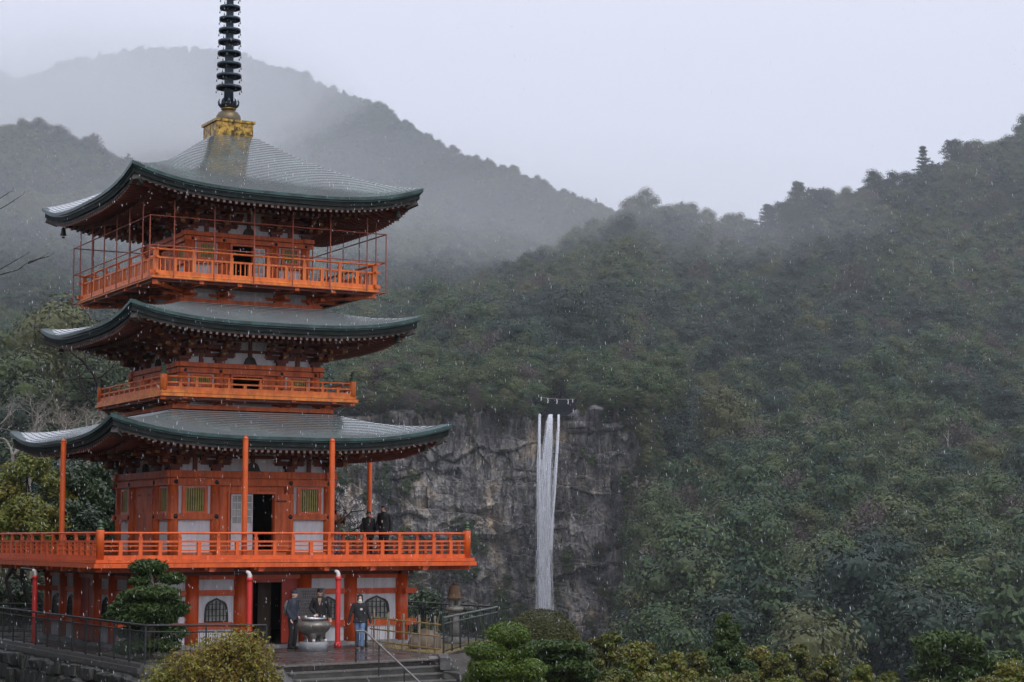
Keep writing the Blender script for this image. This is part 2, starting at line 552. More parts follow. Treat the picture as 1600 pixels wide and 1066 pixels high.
# ------------------------------------------------------------------ the cliff and the falls (about 600 m away)
CY0 = 600.0
def cliff_x(px): return (px - 800) / FPX * CY0
def cliff_z(py): return world_at(800, py, CY0)[2]
def worley(x, y, seed=0):
    xi, yi = np.floor(x).astype(int), np.floor(y).astype(int)
    f1 = np.full(x.shape, 9.0); f2 = f1.copy(); cid = np.zeros(x.shape)
    for a in (-1, 0, 1):
        for b in (-1, 0, 1):
            u_, v_ = (xi + a) & 63, (yi + b) & 63
            ox = _perm[u_, v_, seed]; oy = _perm[u_, v_, seed + 1]; h_ = _perm[u_, v_, seed + 2]
            d = np.hypot(xi + a + ox - x, yi + b + oy - y)
            nearer = d < f1
            f2 = np.where(nearer, f1, np.minimum(f2, d)); cid = np.where(nearer, h_, cid); f1 = np.minimum(f1, d)
    return f1, f2, cid
nu, nv = 470, 400
cxs = np.linspace(cliff_x(440), cliff_x(1030), nu)
cu = np.linspace(0, 1, nv)
X_, U_ = np.meshgrid(cxs, cu, indexing='ij')
top = cliff_z(636) + fbm(X_ / 16, 0 * X_, 2.2, 4) * 6.0
PXc = X_ / CY0 * FPX + 800
notch = np.clip(1 - np.abs((PXc - 868) / 30), 0, 1)
notch = np.clip(notch * 2.5, 0, 1)
top = top * (1 - notch) + (cliff_z(648) + 0.4 * np.abs((PXc - 866) / 30)) * notch
bot = cliff_z(1110)
Z_ = bot + (top - bot) * U_
zw = Z_ + X_ * 0.10 + fbm(X_ / 14, Z_ / 14, 8.1, 3) * 4
relief = 9 * fbm(X_ / 26, Z_ / 40, 1.1, 4)
# strata: slabs that step out with dark undercuts
for per, amp, sh in ((11.0, 2.3, 0.0), (4.7, 0.8, 3.3)):
    q = (zw + sh) / per + fbm(X_ / 18, Z_ / 9, 5.5 + sh, 3) * .55
    fr = q - np.floor(q)
    relief = relief + amp * (fr ** 0.7) * (0.5 + vnoise(X_ / 9, np.floor(q), 3.0))
wx = X_ + fbm(X_ / 9, Z_ / 12, 1.0, 3) * 1.3; wz = Z_ + fbm(X_ / 12, Z_ / 9, 2.0, 3) * 1.8
f1, f2, cid = worley(wx / 6.0, wz / 9.0, 4)
relief = relief + (cid - .5) * 3.4 - np.clip(0.04 - (f2 - f1), 0, 1) * 6
f1, f2, cid = worley(wx / 1.9, wz / 6.5 + 9, 14)
relief = relief + (cid - .5) * 1.2
f1, f2, cid = worley(wx / .8, wz / 2.6, 24)
relief = relief + (cid - .5) * 0.45
# hanging ledges with deep shade under them, broken off along their length
for zl, dz_, sd in ((24, 3.2, 1.0), (12.5, 2.6, 2.0), (3, 3.5, 3.0), (-7, 2.2, 4.0), (33, 1.8, 5.0)):
    zc_ = zl + X_ * .07 + fbm(X_ / 16, 0 * X_, sd, 4) * 6
    on = np.clip((fbm(X_ / 11, 0 * X_ + sd * 3, 9.0, 2) + .15) * 4, 0, 1)
    u_ = (Z_ - zc_) / dz_
    relief = relief - on * 2.6 * np.where(u_ < 0, np.exp(u_ * 1.3), 0) * (u_ > -4) + on * .9 * np.exp(-np.abs(u_ - .35) * 3)
relief = relief + fbm(wx / 1.6, Z_ / 14.0, 3.0, 4) * (1.3 + 1.5 * np.clip((Z_ - 12) / 20, 0, 1)) + fbm(X_ / .8, Z_ / .8, 6.0, 3) * .35
# channel behind the water; the wall leans back towards both ends and at the right the forest takes over
ch = np.exp(-((PXc - 857) / 28) ** 2)
relief = relief - 2.5 * ch
relief = relief - 6 * np.clip((PXc - 880) / 130, 0, 1) * np.clip((cliff_z(700) - Z_) / 30, 0, 1)
Y_ = CY0 - relief + 6 * (U_ ** 6) + 60 * np.clip((PXc - 1012) / 60, 0, 2) + 14 * np.clip(0.10 - U_, 0, 1)
Y_ = np.where((U_ > .985) & (notch < .3), Y_ + (U_ - .985) * 260, Y_)
Vc = np.stack([X_, Y_, Z_], -1)
Fc = np.array([[i * nv + j, (i + 1) * nv + j, (i + 1) * nv + j + 1, i * nv + j + 1] for i in range(nu - 1) for j in range(nv - 1)])
M_rock = bpy.data.materials.new('cliff_rock')
M_rock.use_nodes = True
t = M_rock.node_tree
b = t.nodes['Principled BSDF']
b.inputs['Roughness'].default_value = 0.55
tc = t.nodes.new('ShaderNodeTexCoord')
def tex_noise(scale, stretch=(1, 1, 1), detail=7, rough=.6, dist=0.0):
    mp = t.nodes.new('ShaderNodeMapping'); mp.inputs['Scale'].default_value = stretch
    t.links.new(tc.outputs['Object'], mp.inputs[0])
    n = t.nodes.new('ShaderNodeTexNoise'); n.inputs['Scale'].default_value = scale; n.inputs['Detail'].default_value = detail
    n.inputs['Roughness'].default_value = rough; n.inputs['Distortion'].default_value = dist
    t.links.new(mp.outputs[0], n.inputs['Vector'])
    return n.outputs['Fac']
def ramp(src, stops):
    r_ = t.nodes.new('ShaderNodeValToRGB')
    e = r_.color_ramp.elements
    e[0].position, e[0].color = stops[0][0], (*stops[0][1], 1)
    e[1].position, e[1].color = stops[-1][0], (*stops[-1][1], 1)
    for p_, c_ in stops[1:-1]:
        x_ = e.new(p_); x_.color = (*c_, 1)
    t.links.new(src, r_.inputs[0])
    return r_.outputs[0]
def mixc(f, a, b_, mode='MIX'):
    m_ = t.nodes.new('ShaderNodeMix'); m_.data_type = 'RGBA'; m_.blend_type = mode
    if isinstance(f, float): m_.inputs[0].default_value = f
    else: t.links.new(f, m_.inputs[0])
    t.links.new(a, m_.inputs[6])
    if isinstance(b_, tuple): m_.inputs[7].default_value = (*b_, 1)
    else: t.links.new(b_, m_.inputs[7])
    return m_.outputs[2]
base = ramp(tex_noise(0.09, (1, 1, .8), 8, .62, .6), [(.30, (.055, .056, .064)), (.41, (.16, .16, .17)), (.54, (.27, .26, .25)), (.68, (.50, .40, .29))])
stain = ramp(tex_noise(0.5, (1, 1, .10), 7, .6), [(.40, (.35, .35, .38)), (.60, (1, 1, 1))])
base = mixc(.85, base, stain, 'MULTIPLY')
fine = ramp(tex_noise(1.3, (1, 1, .5), 8, .7), [(.30, (.45, .45, .45)), (.65, (1.15, 1.12, 1.08))])
base = mixc(.8, base, fine, 'MULTIPLY')
moss = ramp(tex_noise(0.13, (1.2, 1, .5), 7, .65), [(.56, (0, 0, 0)), (.66, (1, 1, 1))])
base = mixc(moss, base, (.045, .052, .020))
t.links.new(base, b.inputs['Base Color'])
cliff = link(bpy.data.objects.new('cliff', np_mesh('cliff', Vc.reshape(-1, 3), Fc, M_rock, smooth=False)))
tag(cliff, kind='structure')
def cliff_y_at(px, py):
    i = int(np.clip(np.searchsorted(cxs, cliff_x(px)), 0, nu - 1)); z = cliff_z(py)
    j = int(np.clip((z - bot) / (top[i, 0] - bot) * nv, 0, nv - 1))
    return Y_[i, j]
# stream bed and upright panel behind the lip, coloured black for the recess's shade
g_ = MB()
g_.add([(cliff_x(838), CY0 + 4, cliff_z(649)), (cliff_x(902), CY0 + 4, cliff_z(649)), (cliff_x(902), CY0 + 34, cliff_z(637)), (cliff_x(838), CY0 + 34, cliff_z(637))], [(0, 1, 2, 3)])
g_.add([(cliff_x(838), CY0 + 16, cliff_z(650)), (cliff_x(902), CY0 + 16, cliff_z(650)), (cliff_x(905), CY0 + 18, cliff_z(617)), (cliff_x(836), CY0 + 18, cliff_z(617))], [(0, 1, 2, 3)])
M_bed = mat('bed_shade_black', (.003, .004, .006), 1.0, col2=(.006, .009, .010), scale=.3, spec=.03)
tag(g_.build('bed_and_shade_panel', M_bed), kind='structure')

# water: many falling strands, breaking up on the way down
M_water = bpy.data.materials.new('falling_water')
M_water.use_nodes = True
t = M_water.node_tree
b = t.nodes['Principled BSDF']
b.inputs['Base Color'].default_value = (.80, .83, .90, 1)
b.inputs['Roughness'].default_value = .5
tc = t.nodes.new('ShaderNodeTexCoord')
al = ramp(tex_noise(1.7, (1.6, 1, .11), 8, .75), [(.34, (.06, .06, .06)), (.68, (.52, .52, .52))])
t.links.new(al, b.inputs['Alpha'])
vs, fs = [], []
wr = np.random.default_rng(5)
streams = [  # (list of (py, px centre, half width px)), strands
    ([(648, 842.5, 1.6), (680, 842, 1.8), (740, 841, 3.0), (800, 842, 4.0), (960, 843, 5.5)], 40),
    ([(649, 860.5, 2.8), (665, 858, 4.5), (700, 855.5, 7.0), (740, 852, 9.0), (800, 850, 9.5), (900, 849.5, 10.0), (1010, 850, 12.5)], 170),
    ([(649, 872.8, 1.7), (690, 870.5, 2.0), (740, 867, 2.6), (790, 863, 3.0), (860, 858, 4.0)], 22),
    ([(720, 847, 9.0), (800, 848, 11.0), (1010, 850, 13.0)], 70)]
for path, cnt in streams:
    pys = np.array([p_[0] for p_ in path], float); pxs = np.array([p_[1] for p_ in path]); hws = np.array([p_[2] for p_ in path])
    for k in range(cnt):
        off = np.clip(wr.normal() * .45, -1, 1)
        y0 = pys[0] + (0 if wr.random() < .6 else wr.uniform(0, 60)); y1 = pys[-1] - (0 if wr.random() < .6 else wr.uniform(0, 120))
        seg = np.arange(y0, y1, 5.0)
        ww = wr.uniform(.22, 1.0)
        ph = wr.uniform(0, 40)
        dep = wr.uniform(-1.2, 1.2)
        for i_, py in enumerate(seg):
            cx_ = np.interp(py, pys, pxs) + np.clip(off + (float(vnoise(ph + 3, py / 70.0, 7.5)) - .5) * 1.1 * min(1, (py - 645) / 60), -1.1, 1.1) * np.interp(py, pys, hws) + (float(vnoise(ph, py / 22.0, 0.5)) - .5) * 1.6
            hw = ww * (.5 + float(vnoise(ph + 9, py / 14.0, 2.5)))
            z = cliff_z(py); xm = cliff_x(cx_); hwm = hw / FPX * CY0
            ybase = CY0 - 7.0 - 3.5 * (1 - math.exp(-(py - 648) / 60)) + dep + 5.0 * math.exp(-(py - 645) / 10)
            n0 = len(vs)
            vs += [(xm - hwm, ybase + .15, z), (xm, ybase - hwm * .5, z), (xm + hwm, ybase + .15, z)]
            if i_:
                fs += [(n0 - 3, n0, n0 + 1, n0 - 2), (n0 - 2, n0 + 1, n0 + 2, n0 - 1)]
wf = link(bpy.data.objects.new('waterfall', np_mesh('waterfall', np.array(vs), np.array(fs), M_water, smooth=True)))
tag(wf, 'tall white waterfall dropping in three streams from the notch in the grey cliff', 'waterfall', kind='stuff')

# sacred rope over the lip with paper streamers
M_rope = mat('straw_rope', (.26, .24, .20), .8)
M_paper = mat('white_paper', (.60, .60, .62), .7)
rope = empty('rope', (cliff_x(870), CY0 - 3, cliff_z(624)))
tag(rope, 'thin pale rope with white streamers stretched above the lip of the waterfall', 'rope')
m_ = MB(); pts = []
for i in range(17):
    u_ = i / 16
    px_ = 842 + u_ * 56
    pts.append((cliff_x(px_) - cliff_x(870), 0, cliff_z(621.5 + 3.5 * u_ + 6 * u_ * (1 - u_)) - cliff_z(624)))
m_.tube(pts, .07, 6); m_.build('cord', M_rope, rope)
for u_ in (.04, .28, .53, .79, .96):
    i = int(round(u_ * 16)); p_ = pts[i]
    m_ = MB(); L_ = 1.5 if .1 < u_ < .9 else 1.0
    for q in range(3):
        m_.box(p_[0] - .15 + .07 * (q % 2), p_[0] + .09 + .07 * (q % 2), -.1, -.06, p_[2] - L_ * (q + 1) / 3, p_[2] - L_ * q / 3)
    m_.build('streamer', M_paper, rope)

# ------------------------------------------------------------------ tree kinds used for the woods
protos = bpy.data.collections.new('wood_kinds')
LM = {
 'a': leaf_mat('wood_leaves', [(0.009, 0.027, 0.014), (0.027, 0.057, 0.019), (0.073, 0.103, 0.025), (0.014, 0.031, 0.017), (0.096, 0.109, 0.028), (0.013, 0.039, 0.025), (0.046, 0.085, 0.021), (0.073, 0.068, 0.025)], .6, .12, True),
 'b': leaf_mat('cedar_leaves', [(0.009, 0.025, 0.019), (0.017, 0.044, 0.028), (0.029, 0.060, 0.021), (0.048, 0.072, 0.025)], .65, .08, True),
 'c': leaf_mat('bare_twigs', [(0.060, 0.047, 0.044), (0.086, 0.068, 0.059), (0.054, 0.055, 0.044)], .8, .0, True),
 'd': leaf_mat('olive_leaves', [(0.073, 0.083, 0.028), (0.091, 0.097, 0.031), (0.054, 0.068, 0.028), (0.096, 0.093, 0.034)], .6, .15, True),
 'e': leaf_mat('dark_wood_leaves', [(0.006, 0.019, 0.014), (0.011, 0.029, 0.019), (0.019, 0.038, 0.017), (0.008, 0.022, 0.021)], .6, .08, True),
}
M_bark = mat('bark', (.045, .035, .028), .9, col2=(.10, .085, .07), scale=6)
def proto(name, clumps, n, size, mk, jit=.9, shell=(.62, 1.10), core=True, aspect=1.2):
    pr = np.random.default_rng(len(protos.objects) + 50)
    v, f, tt = leaf_cloud(clumps, n, size, jit, shell, .35, aspect, pr, core)
    o = bpy.data.objects.new(name, np_mesh(name, v, f, LM[mk], tint=tt))
    protos.objects.link(o)
    return o
def snag():
    mb = MB(); rg_ = random.Random(3)
    mb.tube([(0, 0, -.5), (.03, 0, 1.2), (.0, .04, 2.3), (.05, .02, 2.9)], [.034, .028, .02, .01], 5)
    for z, a in ((1.3, .4), (1.7, 2.6), (2.0, 4.4), (2.4, 1.3)): mb.tube([(0, 0, z), (.4 * math.cos(a), .4 * math.sin(a), z + .35)], [.02, .006], 4)
    o = bpy.data.objects.new('pale_snag', mb.mesh('pale_snag', mat('pale_dead_wood', (.34, .32, .29), .8)))
    protos.objects.link(o)
snag()
pr_ = np.random.default_rng(99)
def crown(k, rad=1.0, h=1.6, z0=.5):
    cl = []
    for i in range(k):
        u_ = i / (k - 1)
        ph = i * 2.4 + pr_.uniform(-.3, .3)
        prof = math.sin(PI * (0.15 + .75 * u_)) * .62
        rr = prof * rad * (1 if i % 3 else .55)
        s_ = pr_.uniform(.34, .52) * rad
        cl.append((rr * math.cos(ph), rr * math.sin(ph), z0 + u_ * h * .85 + pr_.uniform(-.08, .08), s_ * 1.15, s_ * 1.15, s_ * .72))
    cl.append((0, 0, z0 + h * .35, rad * .42, rad * .42, h * .36))
    return cl
def cedar(tiers=8, h=1.7):
    cl = []
    for i in range(tiers):
        u_ = i / (tiers - 1)
        R_ = (1 - u_ ** 1.6) ** .8 * .60 + .10
        kk = 5 if i < tiers - 3 else 3
        for j in range(kk):
            ph = j * 2 * PI / kk + i * 1.1 + pr_.uniform(-.3, .3)
            q = pr_.uniform(.75, 1.1)
            cl.append((R_ * .6 * q * math.cos(ph), R_ * .6 * q * math.sin(ph), .4 + u_ * h, R_ * .5 + .04, R_ * .5 + .04, .10 + .03 * q))
    return cl
for i in range(4):
    proto('broad_crown_%d' % i, crown(9 + i), 5600, .062, 'a', jit=.6)
for i in range(2):
    proto('cedar_crown_%d' % i, cedar(), 3000, .078, 'b', aspect=1.6, shell=(.6, 1.2))
for i in range(2):
    proto('dark_crown_%d' % i, crown(9 + i), 4600, .066, 'e', jit=.6)
proto('twig_crown', crown(12), 2600, .06, 'c', jit=1.6, shell=(.3, 1.15), core=False, aspect=2.4)
proto('olive_crown', crown(10), 5600, .062, 'd', jit=.6)
order = [o_.name for o_ in sorted(protos.objects, key=lambda o_: o_.name)]   # collection info sorts by name
KI = {n: i for i, n in enumerate(order)}
def pick(n, p_):
    keys_ = list(p_)
    return np.array([KI[k] for k in keys_])[rng.choice(len(keys_), n, p=np.array([p_[k] for k in keys_]) / sum(p_.values()))]

def clumpy(p, weights, alt, scale=120.0, seed=3.3):
    """stands of one kind in patches, the way a hillside has them"""
    nz = fbm(p[:, 0] / scale, p[:, 2] / scale * 1.6 + p[:, 1] / scale * .4, seed, 2)
    a = pick(len(p), weights); b_ = pick(len(p), alt)
    return np.where(nz + rng.normal(0, .05, len(p)) > 0.06, b_, a)
W1 = {'broad_crown_0': 3, 'broad_crown_1': 3, 'broad_crown_2': 3, 'broad_crown_3': 3, 'olive_crown': .8, 'twig_crown': 1.1, 'cedar_crown_0': .5, 'cedar_crown_1': .45, 'pale_snag': .03}
W2_ = {'cedar_crown_0': 1.1, 'cedar_crown_1': 1.1, 'dark_crown_0': 3.0, 'dark_crown_1': 3.0, 'broad_crown_1': .6, 'broad_crown_2': .6, 'olive_crown': .2, 'twig_crown': .3}
pA, sA = sample_layer(WA, IA, 1.5, sdiv=260.0)
scatter('forest', pA - np.array([0, 0, .0]), sA * rng.uniform(.55, 1.0, len(pA)), clumpy(pA, W1, W2_, 700), protos, 'misty forest on the far mountain fading into cloud')
pB, sB = sample_layer(WB, IB, 1.4)
scatter('forest', pB, sB * rng.uniform(.5, .95, len(pB)), clumpy(pB, W1, W2_, 220), protos, 'grey green forest on the slopes behind the pagoda')
def in_cliff(p):
    px = p[:, 0] / p[:, 1] * FPX + 800
    py = 841.8 - (p[:, 2] - EYE) / p[:, 1] * FPX
    edge = 1002 + 26 * fbm(p[:, 2] / 9, 0 * px, 7.7, 3)
    lo = (px > 520) & (px < edge) & (py > 640) & (p[:, 1] > 540) & (p[:, 1] < 700)
    notch_ = (px > 836) & (px < 903) & (py > 632) & (p[:, 1] < 655)
    return lo | notch_
pC, sC = sample_layer(WC, IC, 1.30, in_cliff)
scC = sC * rng.uniform(.40, 1.0, len(pC)) ** 1.2 * (1 + .35 * (rng.random(len(pC)) > .90))
pC = pC + np.stack([0 * sC, 0 * sC, sC * rng.uniform(-.45, .45, len(pC))], 1)
kC = clumpy(pC, W1, W2_, 75); kC[(kC == KI['pale_snag']) & (pC[:, 1] < 650)] = KI['broad_crown_1']
scatter('forest', pC, scC, kC, protos, 'dark mixed forest covering the near slopes round the waterfall')
# bushes clinging to the cliff
bp = []
for i in range(520):
    px = wr.uniform(520, 1025); py = wr.uniform(640, 1060)
    if abs(px - 853) < 17: continue
    dens = fbm(np.array([px / 60.]), np.array([py / 45.]), 2.9, 3)[0]
    edge = max(0, (px - 930) / 90) + max(0, (py - 880) / 160) + (0.25 if py < 662 else 0)
    if px < 760 and py > 850: edge += .6
    if dens + edge * .7 > .20:
        bp.append((cliff_x(px), cliff_y_at(px, py) - .3, cliff_z(py) - 1.0))
for i in range(210):
    px = wr.uniform(500, 1040)
    if 838 < px < 901: continue
    lowr = 22 * max(-.2, float(fbm(np.array([px / 40.]), np.array([0.]), 3.1, 2)[0]))
    bp.append((cliff_x(px), 600 + wr.uniform(-7, 9), cliff_z(634 + wr.uniform(-8, 5) + lowr * wr.random() * 2) - 1.5))
for i in range(520):        # the wood closes in on the right-hand end of the wall
    py = wr.uniform(630, 1000)
    px = 1008 + 16 * float(fbm(np.array([py / 45.]), np.array([0.]), 6.1, 3)[0]) + wr.uniform(-8, 26) - max(0, (py - 760) / 9) * .5
    bp.append((cliff_x(px), cliff_y_at(min(px, 1026), py) - wr.uniform(0, 4), cliff_z(py) - 1.5))
bp = np.array(bp)
scatter('cliff_bushes', bp, rng.uniform(1.0, 3.0, len(bp)), pick(len(bp), {'broad_crown_0': 2, 'broad_crown_2': 2, 'olive_crown': 1.6, 'twig_crown': 1}), protos, 'bushes and shrubs clinging to ledges of the grey cliff', 'shrubs')
ed = []
for i in range(520):        # trees standing along the brink
    px = wr.uniform(430, 1060); py = wr.uniform(578, 640)
    if 838 < px < 900 and py > 607: continue
    D = 612 + (640 - py) * 2.0
    q = world_at(px, py + 14, D); ed.append((q[0], q[1], q[2]))
ed = np.array(ed)
scatter('forest', ed, rng.uniform(3.0, 7.0, len(ed)), pick(len(ed), W1), protos, 'mixed trees crowding the brink of the cliff above the waterfall')
# trees below, on the valley floor and where the slope leaves the frame
print('trees', len(pA), len(pB), len(pC), len(bp))

# ------------------------------------------------------------------ mist lying between the left ridge and the far peak
M_mist = bpy.data.materials.new('mist'); M_mist.use_nodes = True
t = M_mist.node_tree
for n in list(t.nodes): t.nodes.remove(n)
pv = t.nodes.new('ShaderNodeVolumePrincipled'); pv.inputs['Color'].default_value = (.94, .96, 1.0, 1); pv.inputs['Density'].default_value = .00030; pv.inputs['Anisotropy'].default_value = 0.0
mo = t.nodes.new('ShaderNodeOutputMaterial'); t.links.new(pv.outputs[0], mo.inputs['Volume'])
mg = np.random.default_rng(8)
for i, (px, py, D, rx, ry, rz) in enumerate([(60, 168, 6200, 1000, 800, 190), (-120, 150, 6600, 1200, 900, 260), (210, 150, 7200, 900, 900, 210), (150, 196, 5400, 700, 600, 120), (300, 180, 6400, 560, 700, 130), (20, 210, 5200, 700, 500, 110), (50, 400, 1350, 230, 240, 90), (150, 330, 1500, 200, 240, 60), (720, 400, 1750, 420, 300, 110), (860, 400, 1900, 220, 260, 70), (640, 330, 2300, 260, 260, 70)]):
    bm = bmesh.new(); bmesh.ops.create_icosphere(bm, subdivisions=4, radius=1)
    for v in bm.verts:
        k_ = 1 + .42 * float(fbm(np.array([v.co.x * 1.1 + i * 5]), np.array([v.co.y * 1.1]), np.array([v.co.z * 1.1]), 3)[0])
        v.co = Vector((v.co.x * rx * k_, v.co.y * ry * k_, v.co.z * rz * k_))
    me = bpy.data.meshes.new('mist'); bm.to_mesh(me); bm.free(); me.materials.append(M_mist)
    o_ = link(bpy.data.objects.new('mist', me)); o_.location = tuple(at_ for at_ in world_at(px, py, D)); tag(o_, kind='stuff')
# ================================================================== THE PAGODA
ROT = R(29.262)
PC = (-9.842, 66.0)
CR, SR = math.cos(ROT), math.sin(ROT)
def P2W(x, y, z=0.0):            # pagoda frame -> world
    return (PC[0] + CR * x - SR * y, PC[1] + SR * x + CR * y, z)

M_ver = mat('vermilion_paint', (.58, .085, .012), .40, col2=(.74, .125, .018), scale=1.9, bump=.10, bscale=30, lo=.3, hi=.7, detail=9, grime=.30)
M_ver2 = mat('vermilion_faded', (.66, .125, .018), .45, col2=(.80, .19, .030), scale=2.2, bump=.08, bscale=30, grime=.4)
M_ora = mat('orange_edge_board', (.80, .25, .028), .45, col2=(.66, .14, .018), scale=2.5, grime=.4)
M_wall = mat('weathered_vermilion', (.52, .088, .016), .55, col2=(.74, .145, .026), scale=1.5, bump=.15, bscale=25, stretch=(1, 1, .5), grime=.45)
M_post = mat('column_vermilion', (.54, .062, .008), .45, col2=(.68, .10, .012), scale=1.2, bump=.06, bscale=20, stretch=(1, 1, .3), grime=.35)
M_dark = mat('shaded_timber', (.085, .018, .010), .6, col2=(.17, .034, .015), scale=3, bump=.2, bscale=20)  # aged vermilion, its colour darkened further for the shade under eaves
M_under = mat('rafter_timber', (.12, .024, .012), .6, col2=(.20, .040, .018), scale=3)  # rafter red, likewise darkened in the colour to deepen the eave shade
M_white = mat('white_plaster', (.66, .66, .69), .8, col2=(.54, .54, .57), scale=1.2, lo=.45, hi=.8, grime=.22)
M_grey = mat('weathered_grey_wood', (.040, .038, .036), .8, col2=(.085, .078, .074), scale=4, spec=.2)
M_tip = mat('rafter_tip_paint', (.13, .105, .09), .7, col2=(.17, .10, .075), scale=5)
M_yel = mat('ochre_end_paint', (.42, .24, .05), .6, col2=(.26, .12, .04), scale=6)
M_slat = mat('green_gold_slats', (.20, .20, .045), .5, col2=(.36, .30, .07), scale=4)
M_black = mat('black_iron', (.012, .013, .015), .4)
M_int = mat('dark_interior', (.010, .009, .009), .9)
M_lat = mat('white_lattice_door', (.62, .60, .62), .6, col2=(.50, .46, .46), scale=3)
M_paneg = mat('window_pane', (.36, .37, .33), .12, col2=(.13, .14, .12), scale=2, spec=.8)
M_fin = mat('finial_bronze', (.05, .10, .065), .45, .5, col2=(.10, .13, .07), scale=6)
M_stone = mat('grey_stone', (.24, .24, .25), .55, col2=(.15, .15, .155), scale=2.5, bump=.4, bscale=20)

def copper_mat():
    m = bpy.data.materials.new('verdigris_copper')
    m.use_nodes = True
    global t
    t = m.node_tree
    b = t.nodes['Principled BSDF']
    global tc
    tc = t.nodes.new('ShaderNodeTexCoord')
    c1 = ramp(tex_noise(.55, (1, 1, 1), 6, .6), [(.30, (.024, .036, .033)), (.52, (.040, .062, .057)), (.75, (.09, .15, .13))])
    c2 = ramp(tex_noise(5.0, (1, 1, 1), 4, .6), [(.35, (.7, .7, .7)), (.65, (1.1, 1.1, 1.1))])
    t.links.new(mixc(.8, c1, c2, 'MULTIPLY'), b.inputs['Base Color'])
    rr = ramp(tex_noise(1.1, (1, 1, 1), 5, .6), [(.3, (.17, .17, .17)), (.7, (.27, .27, .27))])
    t.links.new(rr, b.inputs['Roughness'])
    b.inputs['Metallic'].default_value = .3
    b.inputs['Specular IOR Level'].default_value = .75
    b.inputs['Coat Weight'].default_value = 1.0
    b.inputs['Coat IOR'].default_value = 1.72
    b.inputs['Coat Roughness'].default_value = .10
    n2 = t.nodes.new('ShaderNodeTexNoise'); n2.inputs['Scale'].default_value = 9; n2.inputs['Detail'].default_value = 4
    t.links.new(tc.outputs['Object'], n2.inputs['Vector'])
    bp_ = t.nodes.new('ShaderNodeBump'); bp_.inputs['Strength'].default_value = .12; bp_.inputs['Distance'].default_value = .008
    t.links.new(n2.outputs['Fac'], bp_.inputs['Height']); t.links.new(bp_.outputs[0], b.inputs['Normal'])
    return m
M_cop = copper_mat()
M_teal = mat('teal_copper_edge', (.014, .034, .033), .45, .1, col2=(.042, .092, .086), scale=2.5, spec=.4, coat=.1)
M_edge = mat('dark_shingle_edge', (.010, .014, .014), .85, col2=(.024, .030, .029), scale=3, spec=.15)

pag = empty('pagoda', (PC[0], PC[1], 0), ROT)
tag(pag, 'three-storey vermilion pagoda with dark copper roofs, railed balconies and a ringed spire', 'pagoda')

def four(o, n=4):
    """the same side piece on the other faces of the tower (sub-parts come along)"""
    out = [o]
    kd = {o: children_of(o)}
    for ch in kd[o]: kd[ch] = []
    for k in range(1, n):
        c_ = copy_tree(o, pag, kd)
        c_.rotation_euler = (0, 0, k * PI / 2)
        out.append(c_)
    return out

